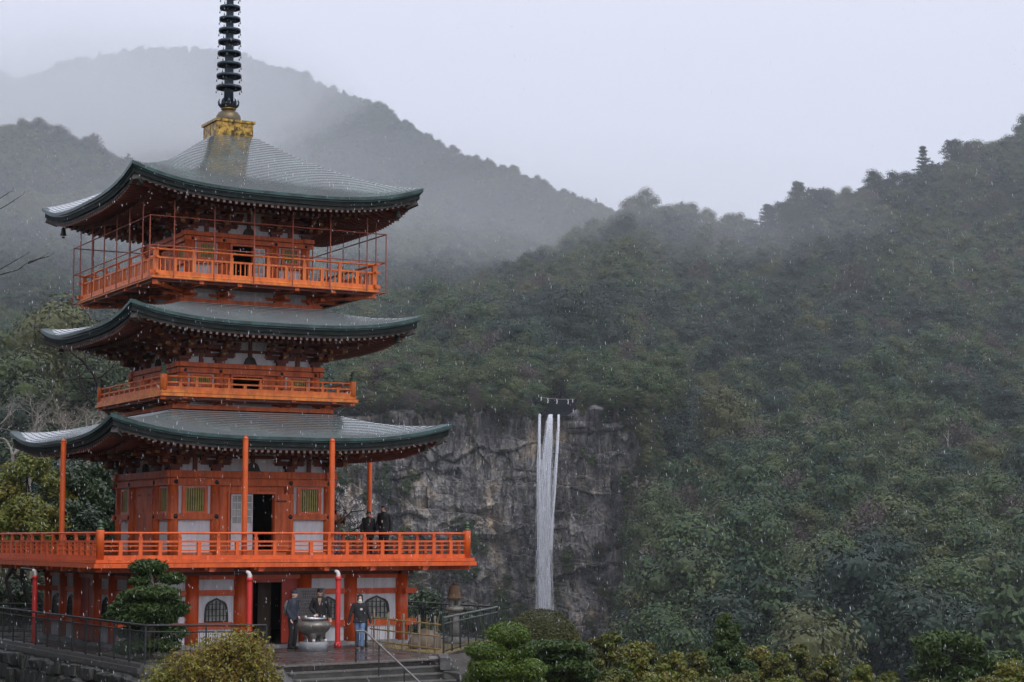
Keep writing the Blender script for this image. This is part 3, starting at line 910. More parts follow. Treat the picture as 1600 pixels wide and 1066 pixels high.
def roof(h, zm, zc, a_in, z_in, expo, courses, wall, fd=0.0):
    lift = zc - zm
    ns = 48
    S_ = np.linspace(-1, 1, ns + 1)
    S_ = np.sign(S_) * (np.abs(S_) ** .85)
    def lf(s_): return lift * np.abs(s_) ** 3.2
    def zp(t_): return zm + (z_in - zm) * t_ ** expo
    V, F_ = [], []
    for k in range(4):
        rows = []
        for c_ in range(courses):
            t0, t1 = c_ / courses, (c_ + 1) / courses
            for t_, dz in ((t0, 0.019 if c_ else 0), (t1, 0.0)):
                a = h + (a_in - h) * t_
                x = S_ * a
                bow = 0.0
                y = -a * np.ones_like(x) + bow
                z = zp(t_) + lf(S_) * (1 - t_) ** 2 + dz
                rows.append(np.stack([x, y, z], 1))
        rows = np.array(rows)
        ca, sa = math.cos(k * PI / 2), math.sin(k * PI / 2)
        rr = rows.copy(); rr[..., 0] = rows[..., 0] * ca - rows[..., 1] * sa; rr[..., 1] = rows[..., 0] * sa + rows[..., 1] * ca
        off = len(V) * 0 + sum(len(v_) for v_ in V)
        V.append(rr.reshape(-1, 3))
        n_ = ns + 1
        for i in range(len(rows) - 1):
            j = np.arange(ns)
            F_.append(np.stack([i * n_ + j, i * n_ + j + 1, (i + 1) * n_ + j + 1, (i + 1) * n_ + j], 1) + off)
    me = np_mesh('roof', np.concatenate(V), np.concatenate(F_), M_cop, smooth=False)
    ro = link(bpy.data.objects.new('roof', me), pag)
    # bands under the edge, each one stepped back: (top drop, bottom drop, inset)
    def band(name, d0, d1, ins, m_, out=0.0):
        mb = MB()
        for k in range(4):
            vs, fs = [], []
            for q, s_ in enumerate(S_):
                for (dd, hh) in ((d0, h + out - ins), (d1, h + out - ins), (d1, h - ins - .25), (d0, h - ins - .25)):
                    x = s_ * hh
                    # edge gets deeper towards the turned-up corners
                    z = zm + float(lf(s_)) - dd * (1 + .18 * abs(s_) ** 4)
                    vs.append((x, -hh, z))
            for q in range(ns):
                for e in range(4):
                    a, b_ = q * 4 + e, q * 4 + (e + 1) % 4
                    fs.append((a, b_, b_ + 4, a + 4))
            ca, sa = math.cos(k * PI / 2), math.sin(k * PI / 2)
            vs = [(x * ca - y * sa, x * sa + y * ca, z) for x, y, z in vs]
            mb.add(vs, fs, 0, False)
        return mb.build(name, m_, ro)
    band('copper_edge', -.004, .095, 0.0, M_teal, .02)
    band('copper_band', .105, .15, .045, M_teal)
    band('shingle_layers', .155, .30, .075, M_edge)
    band('eave_board', .305, .40, .15, M_grey)
    # soffit boards
    mb = MB(); a0, a1 = h - .22, wall - .05
    zi = zm - .36 + (a0 - a1) * .17
    for k in range(4):
        vs, fs = [], []
        for s_ in S_:
            for t_ in (0, .25, .5, .75, 1):
                a = a0 + (a1 - a0) * t_
                z = (zm - .36) + (zi - zm + .36) * t_ + float(lf(s_)) * (1 - t_) ** 1.5
                vs.append((s_ * a, -a, z))
        for q in range(ns):
            for e in range(4):
                fs.append((q * 5 + e, q * 5 + e + 1, q * 5 + e + 6, q * 5 + e + 5))
        ca, sa = math.cos(k * PI / 2), math.sin(k * PI / 2)
        mb.add([(x * ca - y * sa, x * sa + y * ca, z) for x, y, z in vs], fs, 0, True)
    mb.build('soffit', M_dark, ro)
    # rafters in two tiers
    mb = MB()
    def edge_lift(x, a): return float(lf(min(1, abs(x) / a)))
    for tier, (e0, dz, wd) in enumerate(((h - .17, .40, .085), (h - .95, .56, .10))):
        xx = -(e0 - .05)
        while xx < e0 - .04:
            inner = max(abs(xx), wall)
            if e0 - inner > .12:
                L0 = edge_lift(xx, e0)
                tin = (a0 - inner) / (a0 - a1)
                zo = zm - dz - .045 + L0 * (1 if tier == 0 else .75) + (.0 if tier == 0 else .12)
                z_i = (zm - .36) + (zi - zm + .36) * tin + edge_lift(xx, inner + 1e-3) * (1 - tin) ** 1.5 - .06
                p0, p1 = Vector((xx, -e0, zo)), Vector((xx, -inner, z_i))
                d = (p1 - p0)
                hw = wd / 2
                vs = []
                for p_ in (p0, p1):
                    for a, b_ in ((-1, -1), (1, -1), (1, 1), (-1, 1)):
                        vs.append((p_.x + a * hw, p_.y, p_.z + b_ * hw))
                fs = [(0, 1, 5, 4), (1, 2, 6, 5), (3, 0, 4, 7)]
                for k in range(4):
                    ca, sa = math.cos(k * PI / 2), math.sin(k * PI / 2)
                    vr = [(x * ca - y * sa, x * sa + y * ca, z) for x, y, z in vs]
                    mb.add(vr, fs, 0)
                    vt = [(x * ca - (y - .004) * sa, x * sa + (y - .004) * ca, z) for x, y, z in vs[:4]]
                    mb.add(vt, [(3, 2, 1, 0)], 1)
            xx += .205 if tier == 0 else .22
    r_ = mb.build('rafters', [M_under, M_tip], ro)
    r_['kind'] = 'stuff'
    # hip rafters with a pale end block
    mb = MB()
    mb.beam((h - .22, -(h - .22), zm + lift - .50), (wall, -wall, zi - .10), .20, .24, 0)
    mb.beam((h - .15, -(h - .15), zm + lift - .47), (h - .40, -(h - .40), zm + lift * .72 - .44), .22, .20, 1)
    me = mb.mesh('hip_rafter', [M_under, M_grey])
    for k in range(4): inst('hip_rafter', me, ro, rz=k * PI / 2)
    return ro

# ------------------------------------------------------------------ brackets under the eaves
def bracket_mesh(sc, corner):
    mb = MB()
    L, HH, B_ = .40 * sc, .155 * sc, .105 * sc
    wd = .135
    mb.cbox((0, 0, .06), (.30, .30, .12)); mb.cbox((0, 0, .155), (.42, .42, .09))
    z = .20
    dirs = [(0, -1)] + ([(-1, 0), (-.7071, -.7071)] if corner else [])
    for k in range(3):
        for dx, dy in dirs:
            dl = 1.414 if abs(dx) > .1 and abs(dy) > .1 else 1.0
            o_ = (k + 1) * L * dl
            mb.beam((-dx * .2, -dy * .2, z + HH / 2), (dx * o_, dy * o_, z + HH / 2), wd, HH, 0)
            mb.beam((dx * o_, dy * o_, z + HH / 2 + .01), (dx * (o_ + .13), dy * (o_ + .13), z + HH / 2 + .02), wd * .8, HH * .55, 1)
            mb.cbox((dx * o_, dy * o_, z + HH + B_ / 2), (.21, .21, B_), 0)
            # cross arms on each step
            if dl == 1.0:
                ox, oy = dx * k * L, dy * k * L
                px_, py_ = -dy, dx
                ln = .50 + .06 * k
                c0 = -ln if not corner else -.15
                s1 = (ox + px_ * (-ln), oy + py_ * (-ln), z + HH / 2); s2 = (ox + px_ * ln, oy + py_ * ln, z + HH / 2)
                mb.beam(s1, s2, wd, HH, 0)
                for e in (-1, 1):
                    ex, ey = ox + px_ * e * (ln - .07), oy + py_ * e * (ln - .07)
                    mb.cbox((ex, ey, z + HH + B_ / 2), (.20, .20, B_), 0)
                    # curved lower end of the arm: a wedge cut reads as a chamfer block
                    mb.beam((ox + px_ * e * (ln + .0), oy + py_ * e * ln, z + HH / 2), (ox + px_ * e * (ln + .05), oy + py_ * e * (ln + .05), z + HH / 2 + .03), wd * .75, HH * .5, 1)
        z += HH + B_
    # tail rafter
    for dx, dy in dirs:
        dl = 1.414 if abs(dx) > .1 and abs(dy) > .1 else 1.0
        mb.beam((dx * .3, dy * .3, z + .22), (dx * 3.75 * L * dl, dy * 3.75 * L * dl, z - .10), .13, .17, 0)
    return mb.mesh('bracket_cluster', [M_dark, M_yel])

BR = {}
def storey(w_, ci, zf, zp0, zp1, n0, n1, wz0, wz1, u0, u1, d0, d1, sc, top, door_l, door_r, seed=0):
    """one storey: columns, beams, plaster, slatted windows, doors, brackets"""
    # columns
    mb = MB(); mb.lathe([(.165, 0), (.172, (d0 - zf) * .5), (.160, d0 - zf)], 16)
    cm = mb.mesh('column', M_wall)
    for k in range(4):
        for x in (-w_, -ci, ci):
            a = k * PI / 2
            inst('column', cm, pag, (x * math.cos(a) + w_ * math.sin(a), x * math.sin(a) - w_ * math.cos(a), zf))
    # beams
    mb = MB(); mb.box(-w_ - .27, w_ + .27, -w_ - .20, -w_ + .16, d0, d1); four(mb.build('head_beam', M_wall, pag))
    mb = MB(); mb.box(-w_ - .245, w_ + .245, -w_ - .175, -w_ - .10, u0, u1)
    mb.box(-w_ + .10, w_ - .10, -w_ - .10, -w_ + .05, u0 + .02, d0 - .002)
    four(mb.build('upper_tie_beam', M_wall, pag))
    for s_ in (-1, 1):
        x0, x1 = sorted((s_ * (w_ + .245), s_ * (ci - .10)))
        mb = MB(); mb.box(x0, x1, -w_ - .172, -w_ - .07, n0, n1)
        four(mb.build('lower_tie_beam', M_wall, pag))
    mb = MB(); mb.box(-w_ + .05, w_ - .05, -w_ - .12, -w_ + .08, zf - .02, zp0); four(mb.build('sill_beam', M_wall, pag))
    # nail covers
    nm = MB()
    nm.lathe([(0.0, .035), (.05, .03), (.085, .008), (.09, 0)], 12)
    nme = nm.mesh('nail_cover', M_black)
    for k in range(4):
        for x in (-w_ + .03, -ci, ci, w_ - .03):
            for z_ in ((u0 + u1) / 2, (n0 + n1) / 2):
                o_ = inst('nail_cover', nme, pag)
                a = k * PI / 2
                yy = -w_ - .176
                o_.location = (x * math.cos(a) - yy * math.sin(a), x * math.sin(a) + yy * math.cos(a), z_)
                o_.rotation_euler = Euler((PI / 2, 0, a), 'XYZ')
                sx_ = (u1 - u0) / .23
                o_.scale = (sx_, sx_, 1)
    # outer bays: plaster, window
    for s_ in (-1, 1):
        xm = s_ * (w_ + ci) / 2; hw = (w_ - ci) / 2 - .165
        mb = MB(); mb.box(xm - hw, xm + hw, -w_ - .02, -w_ + .05, zp0, n0); four(mb.build('plaster_panel', M_white, pag))
        mb = MB(); mb.box(xm - hw, xm + hw, -w_ - .015, -w_ + .05, n1, u0); four(mb.build('plaster_panel', M_white, pag))
        fw = hw * .80
        out_ = [(xm - fw, wz0), (xm + fw, wz0), (xm + fw, wz1), (xm - fw, wz1)]
        iw = fw * .73
        zz0, zz1 = wz0 + .075, wz1 - .05
        in_ = [(xm - iw, zz0), (xm + iw, zz0), (xm + iw, zz1), (xm - iw, zz1)]
        mb = MB(); mb.ring_prism(out_, in_, -w_ - .09, -w_ - .015); wo = mb.build('window', M_ver, pag)
        mb = MB(); mb.box(xm - iw, xm + iw, -w_ - .024, -w_ - .018, zz0, zz1); mb.build('window_back', M_int, wo)
        nb = 8
        for q in range(nb):
            xx = xm - iw + (q + .5) * 2 * iw / nb
            mb = MB(); mb.box(xx - iw / nb * .62, xx + iw / nb * .62, -w_ - .065, -w_ - .035, zz0, zz1, rz=R(0))
            mb.build('slat', M_slat, wo)
        four(wo)
    # centre bay of the closed sides and the open front
    dw = ci - .17
    for k in range(4):
        a = k * PI / 2
        if k == 0:
            mb = MB()
            mb.box(-dw, door_l, -w_ - .03, -w_ + .05, zp0, u0); mb.box(door_r, dw, -w_ - .03, -w_ + .05, zp0, u0)
            lz = wz1 + .0 - (.22 if sc > .95 else .04)
            mb.box(door_l, door_r, -w_ - .03, -w_ + .05, lz, u0)
            mb.build('door_wall', M_wall, pag)
            mb = MB(); mb.ring_prism([(door_l - .07, zp0 - .02), (door_r + .07, zp0 - .02), (door_r + .07, lz + .07), (door_l - .07, lz + .07)],
                                     [(door_l, zp0 + .03), (door_r, zp0 + .03), (door_r, lz), (door_l, lz)], -w_ - .11, -w_ - .032)
            fr = mb.build('door_frame', M_ver, pag)
        else:
            mb = MB(); mb.box(-dw, dw, -w_ - .02, -w_ + .05, zp0, u0); o_ = mb.build('door_wall', M_wall, pag); o_.rotation_euler = (0, 0, a)
            for s_ in (-1, 1):
                mb = MB(); x0, x1 = sorted((s_ * .01, s_ * dw * .72)); zt = wz1 - .05
                mb.box(x0, x1, -w_ - .06, -w_ - .022, zp0 + .02, zt)
                for zz in np.linspace(zp0 + .05, zt - .05, 4):
                    mb.box(x0 + .01, x1 - .01, -w_ - .075, -w_ - .061, zz - .035, zz + .035)
                o_ = mb.build('door', M_wall, pag); o_.rotation_euler = (0, 0, a)
                mb = MB(); mb.box(s_ * dw * .42 - .14, s_ * dw * .42 + .14, -w_ - .09, -w_ - .076, zt - .22, zt - .17); mb.build('hinge', M_black, o_)
    # dark room inside
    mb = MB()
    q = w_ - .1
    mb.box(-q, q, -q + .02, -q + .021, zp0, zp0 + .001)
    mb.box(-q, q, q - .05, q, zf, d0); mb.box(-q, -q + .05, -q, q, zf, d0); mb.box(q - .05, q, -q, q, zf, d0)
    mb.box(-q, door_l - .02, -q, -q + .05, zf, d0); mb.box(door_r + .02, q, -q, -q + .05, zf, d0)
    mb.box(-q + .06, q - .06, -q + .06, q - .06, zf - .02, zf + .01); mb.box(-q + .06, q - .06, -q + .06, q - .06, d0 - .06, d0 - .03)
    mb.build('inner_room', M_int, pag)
    # plaster behind the brackets with struts
    zt = top
    mb = MB(); mb.box(-w_ + .02, w_ - .02, -w_ + .02, -w_ + .10, d1, zt); four(mb.build('bracket_wall', M_white, pag))
    mb = MB()
    mb.box(-w_, w_, -w_ - .05, -w_ + .018, d1 + .42 * sc, d1 + .52 * sc)
    for xm in (-(w_ + ci) / 2, (w_ + ci) / 2):
        mb.box(xm - .07, xm + .07, -w_ - .06, -w_ + .017, d1, d1 + .42 * sc)
    mb.box(-.06, .06, -w_ - .06, -w_ + .017, d1 + .28 * sc, d1 + .42 * sc); mb.box(-.05, .05, -w_ - .06, -w_ + .017, d1 + .52 * sc, zt - .1)
    for xm in (-(w_ + ci) / 2, (w_ + ci) / 2): mb.box(xm - .05, xm + .05, -w_ - .055, -w_ + .017, d1 + .52 * sc, zt - .1)
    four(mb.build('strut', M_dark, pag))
    # frog-leg strut in the middle bay
    fl = [(-.27, 0), (-.22, .03), (-.19, .12), (-.15, .22), (-.07, .285), (.07, .285), (.15, .22), (.19, .12), (.22, .03), (.27, 0)]
    mb = MB(); mb.prism([(x * sc * 1.05, d1 + .002 + z * sc) for x, z in fl], -w_ - .09, -w_ + .015); four(mb.build('frog_leg_strut', M_grey, pag))
    # bracket clusters
    key = round(sc, 3)
    if key not in BR: BR[key] = (bracket_mesh(sc, False), bracket_mesh(sc, True))
    for k in range(4):
        a = k * PI / 2
        for x, me in ((-w_, BR[key][1]), (-ci, BR[key][0]), (ci, BR[key][0])):
            inst('bracket_cluster', me, pag, (x * math.cos(a) + w_ * math.sin(a), x * math.sin(a) - w_ * math.cos(a), d1), a)
    pz = d1 + .20 + 3 * .26 * sc + .02
    o_ = 3 * .40 * sc
    mb = MB(); mb.box(-w_ - o_ - .3, w_ + o_ + .3, -w_ - o_ - .07, -w_ - o_ + .07, pz - .02, pz + .13)
    mb.box(-w_ - o_ * .66 - .2, w_ + o_ * .66 + .2, -w_ - o_ * .67 - .05, -w_ - o_ * .67 + .05, pz - .26 * sc + .0, pz - .26 * sc + .11)
    four(mb.build('eave_purlin', M_dark, pag))

#        w     inner  floor  panel0 panel1 lower beam   window       upper beam  head beam
storey(2.70, 1.29, 2.80, 2.96, 4.02, 4.02, 4.21, 4.21, 5.08, 5.12, 5.32, 5.37, 5.59, 1.0, 6.75, -.80, .72)
storey(2.33, 1.08, 8.03, 8.13, 8.30, 8.26, 8.36, 8.37, 8.76, 8.79, 8.94, 8.98, 9.13, .92, 10.30, -.62, .42)
storey(2.05, .93, 11.70, 11.86, 12.45, 12.45, 12.58, 12.60, 13.16, 13.19, 13.33, 13.36, 13.50, .86, 14.55, -.60, .13)

roof(5.77, 6.58, 7.16, 2.55, 7.66, 1.25, 17, 2.65)
roof(4.98, 10.27, 10.77, 2.2, 11.22, 1.25, 16, 2.28)
roof(5.03, 14.51, 15.10, .74, 17.16, 1.25, 36, 2.0)

# white lattice leaf and red leaf in the open doorways
def lattice_door(x0, x1, y, z0, zg, z1, cols_, rows_, name='lattice_door'):
    m1 = MB(); fwid = .045
    m1.ring_prism([(x0, z0), (x1, z0), (x1, z1), (x0, z1)], [(x0 + fwid, z0 + fwid), (x1 - fwid, z0 + fwid), (x1 - fwid, z1 - fwid), (x0 + fwid, z1 - fwid)], y - .02, y + .02)
    m1.box(x0 + fwid, x1 - fwid, y - .012, y + .012, z0 + fwid, zg)
    d_ = m1.build(name, M_lat, pag)
    m1 = MB()
    for i in range(1, cols_):
        xx = x0 + fwid + (x1 - x0 - 2 * fwid) * i / cols_
        wq = .03 if i == cols_ // 2 else .014
        m1.box(xx - wq, xx + wq, y - .019, y + .018, zg + .002, z1 - fwid - .002)
    for i in range(1, rows_):
        zz = zg + (z1 - fwid - zg) * i / rows_
        m1.box(x0 + fwid + .002, x1 - fwid - .002, y - .017, y + .015, zz - .014, zz + .014)
    m1.build('glazing_bar', M_lat, d_)
    m1 = MB(); m1.box(x0 + fwid + .003, x1 - fwid - .003, y + .004, y + .008, zg + .003, z1 - fwid - .003); m1.build('pane', M_paneg, d_)
    return d_
lattice_door(-.77, -.02, -2.80, 3.02, 3.90, 4.84, 4, 4)
mb = MB(); mb.box(.74, 1.40, -2.86, -2.83, 2.99, 4.86); mb.box(.74, 1.40, -2.875, -2.861, 4.6, 4.66); mb.box(.74, 1.40, -2.875, -2.861, 3.1, 3.16)
lf_ = mb.build('door', M_wall, pag)
mb = MB(); mb.box(.76, 1.10, -2.892, -2.876, 4.60, 4.65); mb.prism([(1.08, 4.58), (1.16, 4.625), (1.08, 4.67)], -2.892, -2.876); mb.build('hinge', M_black, lf_)
lattice_door(.14, .56, -2.14, 11.92, 12.25, 13.08, 2, 4)
mb = MB(); mb.box(.60, .90, -2.17, -2.14, 11.90, 13.10); lf_ = mb.build('door', M_wall, pag)
mb = MB(); mb.box(.72, .80, -2.185, -2.171, 12.8, 12.9); mb.build('hinge', M_black, lf_)

# ------------------------------------------------------------------ balconies
def finial_mesh(s_=1.0):
    mb = MB()
    mb.lathe([(.10 * s_, 0), (.112 * s_, .02), (.112 * s_, .05), (.08 * s_, .06), (.085 * s_, .11), (.105 * s_, .125), (.07 * s_, .14), (.045 * s_, .155),
              (.085 * s_, .19), (.09 * s_, .225), (.05 * s_, .27), (.012 * s_, .315), (0, .32)], 14)
    return mb.mesh('finial', M_fin)
FINM = finial_mesh()
def railing(r_, zs, n, pw, mp, baluster=0, heads=True, corner='post', z_corner=0, m_rail=None, thin=()):
    """zs = base0, base1, mid0, mid1, hand0, hand1"""
    b0, b1, m0, m1_, h0, h1 = zs
    m_rail = m_rail or mp
    ext = .22 if corner == 'cross' else -.0
    mb = MB(); mb.box(-r_ - ext, r_ + ext, -r_ - .055, -r_ + .055, b0, b1)
    rl = mb.build('railing', mp, pag)
    mb = MB(); mb.box(-r_ - ext, r_ + ext, -r_ - .04, -r_ + .04, m0, m1_); mb.build('middle_rail', m_rail, rl)
    mb = MB(); hr = (h1 - h0) / 2 + .004
    mb.tube([(-r_ - ext, -r_, (h0 + h1) / 2), (r_ + ext, -r_, (h0 + h1) / 2)], hr, 10); mb.build('handrail', m_rail, rl)
    for (t0, t1) in thin:
        mb = MB(); mb.box(-r_, r_, -r_ - .022, -r_ + .022, t0, t1); mb.build('thin_rail', m_rail, rl)
    sp = 2 * r_ / n
    tall = MB(); tall.box(-pw / 2, pw / 2, -.05, .05, b1 - .002, h0 - .09)
    tall.lathe([(pw * .62, h0 - .09), (pw * .36, h0 - .06), (pw * .50, h0 - .02), (pw * .52, h0 + .01)], 10)
    tm = tall.mesh('rail_post', mp)
    sh = MB(); sh.box(-pw / 2, pw / 2, -.05, .05, b1 - .002, m0 + .002)
    sm_ = sh.mesh('rail_post', mp)
    for i in range(1, n):
        tl = (i % 2 == 0)
        inst('rail_post', tm if tl else sm_, rl, (-r_ + i * sp, -r_, 0))
    if baluster:
        mb = MB()
        for i in range(n):
            for q in range(baluster):
                x = -r_ + i * sp + sp * (q + 1) / (baluster + 1)
                mb.box(x - .017, x + .017, -r_ - .014, -r_ + .014, b1 - .003, m0 + .003)
        o_ = mb.build('balusters', mp, rl); o_['kind'] = 'stuff'
    if corner == 'post':
        mb = MB(); mb.lathe([(.118, b0 - .02), (.118, z_corner - .02), (.11, z_corner)], 14, (-r_, -r_, 0)); mb.build('corner_post', mp, rl)
        o_ = inst('finial', FINM, rl, (-r_, -r_, z_corner))
    else:
        mb = MB(); mb.box(-r_ - .07, -r_ + .07, -r_ - .07, -r_ + .07, b0 - .02, h0 + .0); mb.build('corner_post', mp, rl)
    return four(rl)

def deck(h, z0, z1, bands, m_edge, m_floor, under, hole):
    mb = MB()
    for (a0, a1, ins) in bands:
        for k in range(4):
            c_, s_ = math.cos(k * PI / 2), math.sin(k * PI / 2)
            hh = h - ins
            vs = [(-hh, -hh, a0), (hh, -hh, a0), (hh, -hh, a1), (-hh, -hh, a1), (-hh + .25, -hh + .25, a0), (hh - .25, -hh + .25, a0), (hh - .25, -hh + .25, a1), (-hh + .25, -hh + .25, a1)]
            mb.add([(x * c_ - y * s_, x * s_ + y * c_, z) for x, y, z in vs], [(0, 1, 2, 3), (0, 4, 5, 1), (3, 2, 6, 7)])
    dk = mb.build('balcony_deck', m_edge, pag)
    mb = MB()
    a = h - .20
    for k in range(4):
        c_, s_ = math.cos(k * PI / 2), math.sin(k * PI / 2)
        vs = [(-a, -a, z0 + .02), (a, -a, z0 + .02), (hole, -hole, z0 + .02), (-hole, -hole, z0 + .02)] + [(-a, -a, z1 - .02), (a, -a, z1 - .02), (hole, -hole, z1 - .02), (-hole, -hole, z1 - .02)]
        mb.add([(x * c_ - y * s_, x * s_ + y * c_, z) for x, y, z in vs], [(3, 2, 1, 0), (4, 5, 6, 7)])
    mb.build('deck_boards', m_floor, dk)
    return dk

# first balcony
deck(6.385, 2.56, 2.82, [(2.53, 2.66, 0), (2.675, 2.775, .05)], M_ver, M_dark, None, 2.6)
railing(6.15, (2.776, 2.90, 3.285, 3.345, 3.535, 3.60), 20, .115, M_ver, corner='post', z_corner=3.66, thin=((3.165, 3.205), (3.02, 3.06)))
# second
deck(3.448, 7.94, 8.12, [(7.93, 8.03, 0), (8.045, 8.135, .05)], M_ora, M_dark, None, 2.2)
railing(3.30, (8.136, 8.25, 8.355, 8.405, 8.545, 8.60), 12, .10, M_ver2, corner='post', z_corner=8.64)
# third
deck(3.96, 11.63, 11.74, [(11.615, 11.705, 0), (11.72, 11.765, .05)], M_ora, M_dark, None, 2.0)
railing(3.82, (11.766, 11.88, 12.265, 12.325, 12.535, 12.595), 12, .11, M_ver2, corner='cross', baluster=3)

# what carries the upper balconies
def under_deck(zr, z1, w_, ci, h, zpl):
    mb = MB(); mb.box(-w_ - .30, w_ + .30, -w_ - .30, -w_ + .1, zr, zr + .13); four(mb.build('base_beam', M_wall, pag))
    mb = MB(); mb.box(-w_ + .01, w_ - .01, -w_ - .04, -w_ + .1, zr - .4, z1); four(mb.build('plaster_panel', M_white, pag))
    bm = MB()
    hz = (z1 - zr - .13)
    for k in range(2):
        z = zr + .13 + hz * k / 2
        o_ = (h - w_) * (k + 1) / 2 - .05
        bm.cbox((0, 0, z + hz * .12), (.34, .34, hz * .24))
        bm.beam((0, .2, z + hz * .36), (0, -o_, z + hz * .36), .15, hz * .26)
        bm.beam((-.42, -o_ * k * .5, z + hz * .36), (.42, -o_ * k * .5, z + hz * .36), .13, hz * .26)
        for e in (-.36, .36): bm.cbox((e, -o_ * k * .5, z + hz * .48 - .02), (.18, .18, .06))
    me = bm.mesh('deck_bracket', M_wall)
    cm = MB()
    cm.cbox((0, 0, zr + .13 + hz * .12), (.34, .34, hz * .24)); cm.beam((.2, .2, zr + .13 + hz * .6), (-(h - w_) + .1, -(h - w_) + .1, zr + .13 + hz * .72), .16, hz * .4)
    cme = cm.mesh('deck_bracket', M_wall)
    for k in range(4):
        a = k * PI / 2
        for x in (-w_ - .08, -ci, ci, w_ + .08):
            inst('deck_bracket', me, pag, (x * math.cos(a) + w_ * math.sin(a), x * math.sin(a) - w_ * math.cos(a), 0), a)
        inst('deck_bracket', cme, pag, (-w_ * math.cos(a) + w_ * math.sin(a), -w_ * math.sin(a) - w_ * math.cos(a), 0), a)
    q = (w_ + h) / 2
    mb = MB(); mb.box(-q - .35, q + .35, -q - .06, -q + .06, z1 - .13, z1 - .01)
    q2 = h - .16
    mb.box(-q2, q2, -q2 - .06, -q2 + .04, z1 - .09, z1 - .012); four(mb.build('deck_purlin', M_dark, pag))
under_deck(7.58, 7.93, 2.52, 1.15, 3.448, 0)
under_deck(11.10, 11.615, 2.22, 1.0, 3.96, 0)

# rods round the top balcony (a net frame)
M_rod = mat('rusty_red_rod', (.22, .045, .025), .5, col2=(.34, .075, .035), scale=5)
mb = MB(); cg = 4.12
cage = None
for zz in (13.58, 12.63):
    mb.tube([(-cg, -cg, zz), (cg, -cg, zz)], .020, 6)
mb.tube([(-cg, -cg, 11.60), (cg, -cg, 11.60)], .020, 6)
cage = mb.build('net_frame', M_rod, pag)
vb = MB(); vb.tube([(0, 0, 11.58), (0, 0, 14.10)], .021, 6); vbm = vb.mesh('rod', M_rod)
vs_ = MB(); vs_.tube([(0, 0, 11.58), (0, 0, 13.60)], .021, 6); vsm = vs_.mesh('rod', M_rod)
for x in (-3.32, -1.97, -.61, .74, 2.08, 3.42):
    inst('rod', vbm, cage, (x, -cg, 0))
inst('rod', vsm, cage, (-cg, -cg, 0))
four(cage)

# ------------------------------------------------------------------ posts between the first balcony and the roof
mb = MB(); mb.tube([(0, 0, 2.80), (0, 0, 6.46)], .088, 12); mb.lathe([(.088, 6.46), (.08, 6.52), (.04, 6.56), (0, 6.57)], 12)
pm = mb.mesh('roof_post', M_ver)
for k in range(4):
    a = k * PI / 2
    for x in (-1.55, 1.38):
        yy = -6.0 if k < 3 else -6.0
        if k == 3 and x < 0: continue
        if k == 1 and x < 0: continue      # the left face shows only one
        if k == 1: x = 1.08
        if k == 3: x = 1.62
        inst('roof_post', pm, pag, (x * math.cos(a) - yy * math.sin(a), x * math.sin(a) + yy * math.cos(a), 0 if k in (0, 3) else -.25), a)

# ------------------------------------------------------------------ ground storey
W0, C0 = 4.55, [-4.55, -2.70, -1.10, 1.10, 2.70, 4.55]
mb = MB(); mb.lathe([(.225, .10), (.225, 2.26)], 18); gcm = mb.mesh('column', M_post)
mb = MB(); mb.lathe([(.34, -.05), (.33, .06), (.27, .105), (.0, .105)], 18); plm = mb.mesh('column_base', M_stone)
for k in range(4):
    a = k * PI / 2
    for x in C0[:-1]:
        l_ = (x * math.cos(a) + W0 * math.sin(a), x * math.sin(a) - W0 * math.cos(a), 0)
        inst('column', gcm, pag, l_); inst('column_base', plm, pag, l_)
def gbeam(z0, z1, y0, y1, name, m_, ext=.0, gap=None):
    mb = MB()
    if gap:
        mb.box(-W0 - ext, gap[0], -W0 - y0, -W0 + y1, z0, z1); mb.box(gap[1], W0 + ext, -W0 - y0, -W0 + y1, z0, z1)
    else: mb.box(-W0 - ext, W0 + ext, -W0 - y0, -W0 + y1, z0, z1)
    return four(mb.build(name, m_, pag))
gbeam(2.26, 2.50, .18, .18, 'head_beam', M_dark, .35)
gbeam(2.13, 2.258, .10, .10, 'upper_tie_beam', M_post, .0)
gbeam(1.63, 1.80, .09, .09, 'middle_tie_beam', M_post, .52, (-1.1, 1.1))
gbeam(.60, .79, .09, .09, 'lower_tie_beam', M_post, .52, (-1.1, 1.1))
gbeam(.02, .13, .13, .13, 'foundation_sill', M_stone, .1, (-.9, .9))
arch = [(-.44, 0), (-.435, .22), (-.41, .42), (-.37, .52), (-.30, .585), (-.21, .62), (-.12, .655), (0, .70), (.12, .655), (.21, .62), (.30, .585), (.37, .52), (.41, .42), (.435, .22), (.44, 0)]
archi = [(x * .86, max(.0, z * .88) + .035) for x, z in arch]
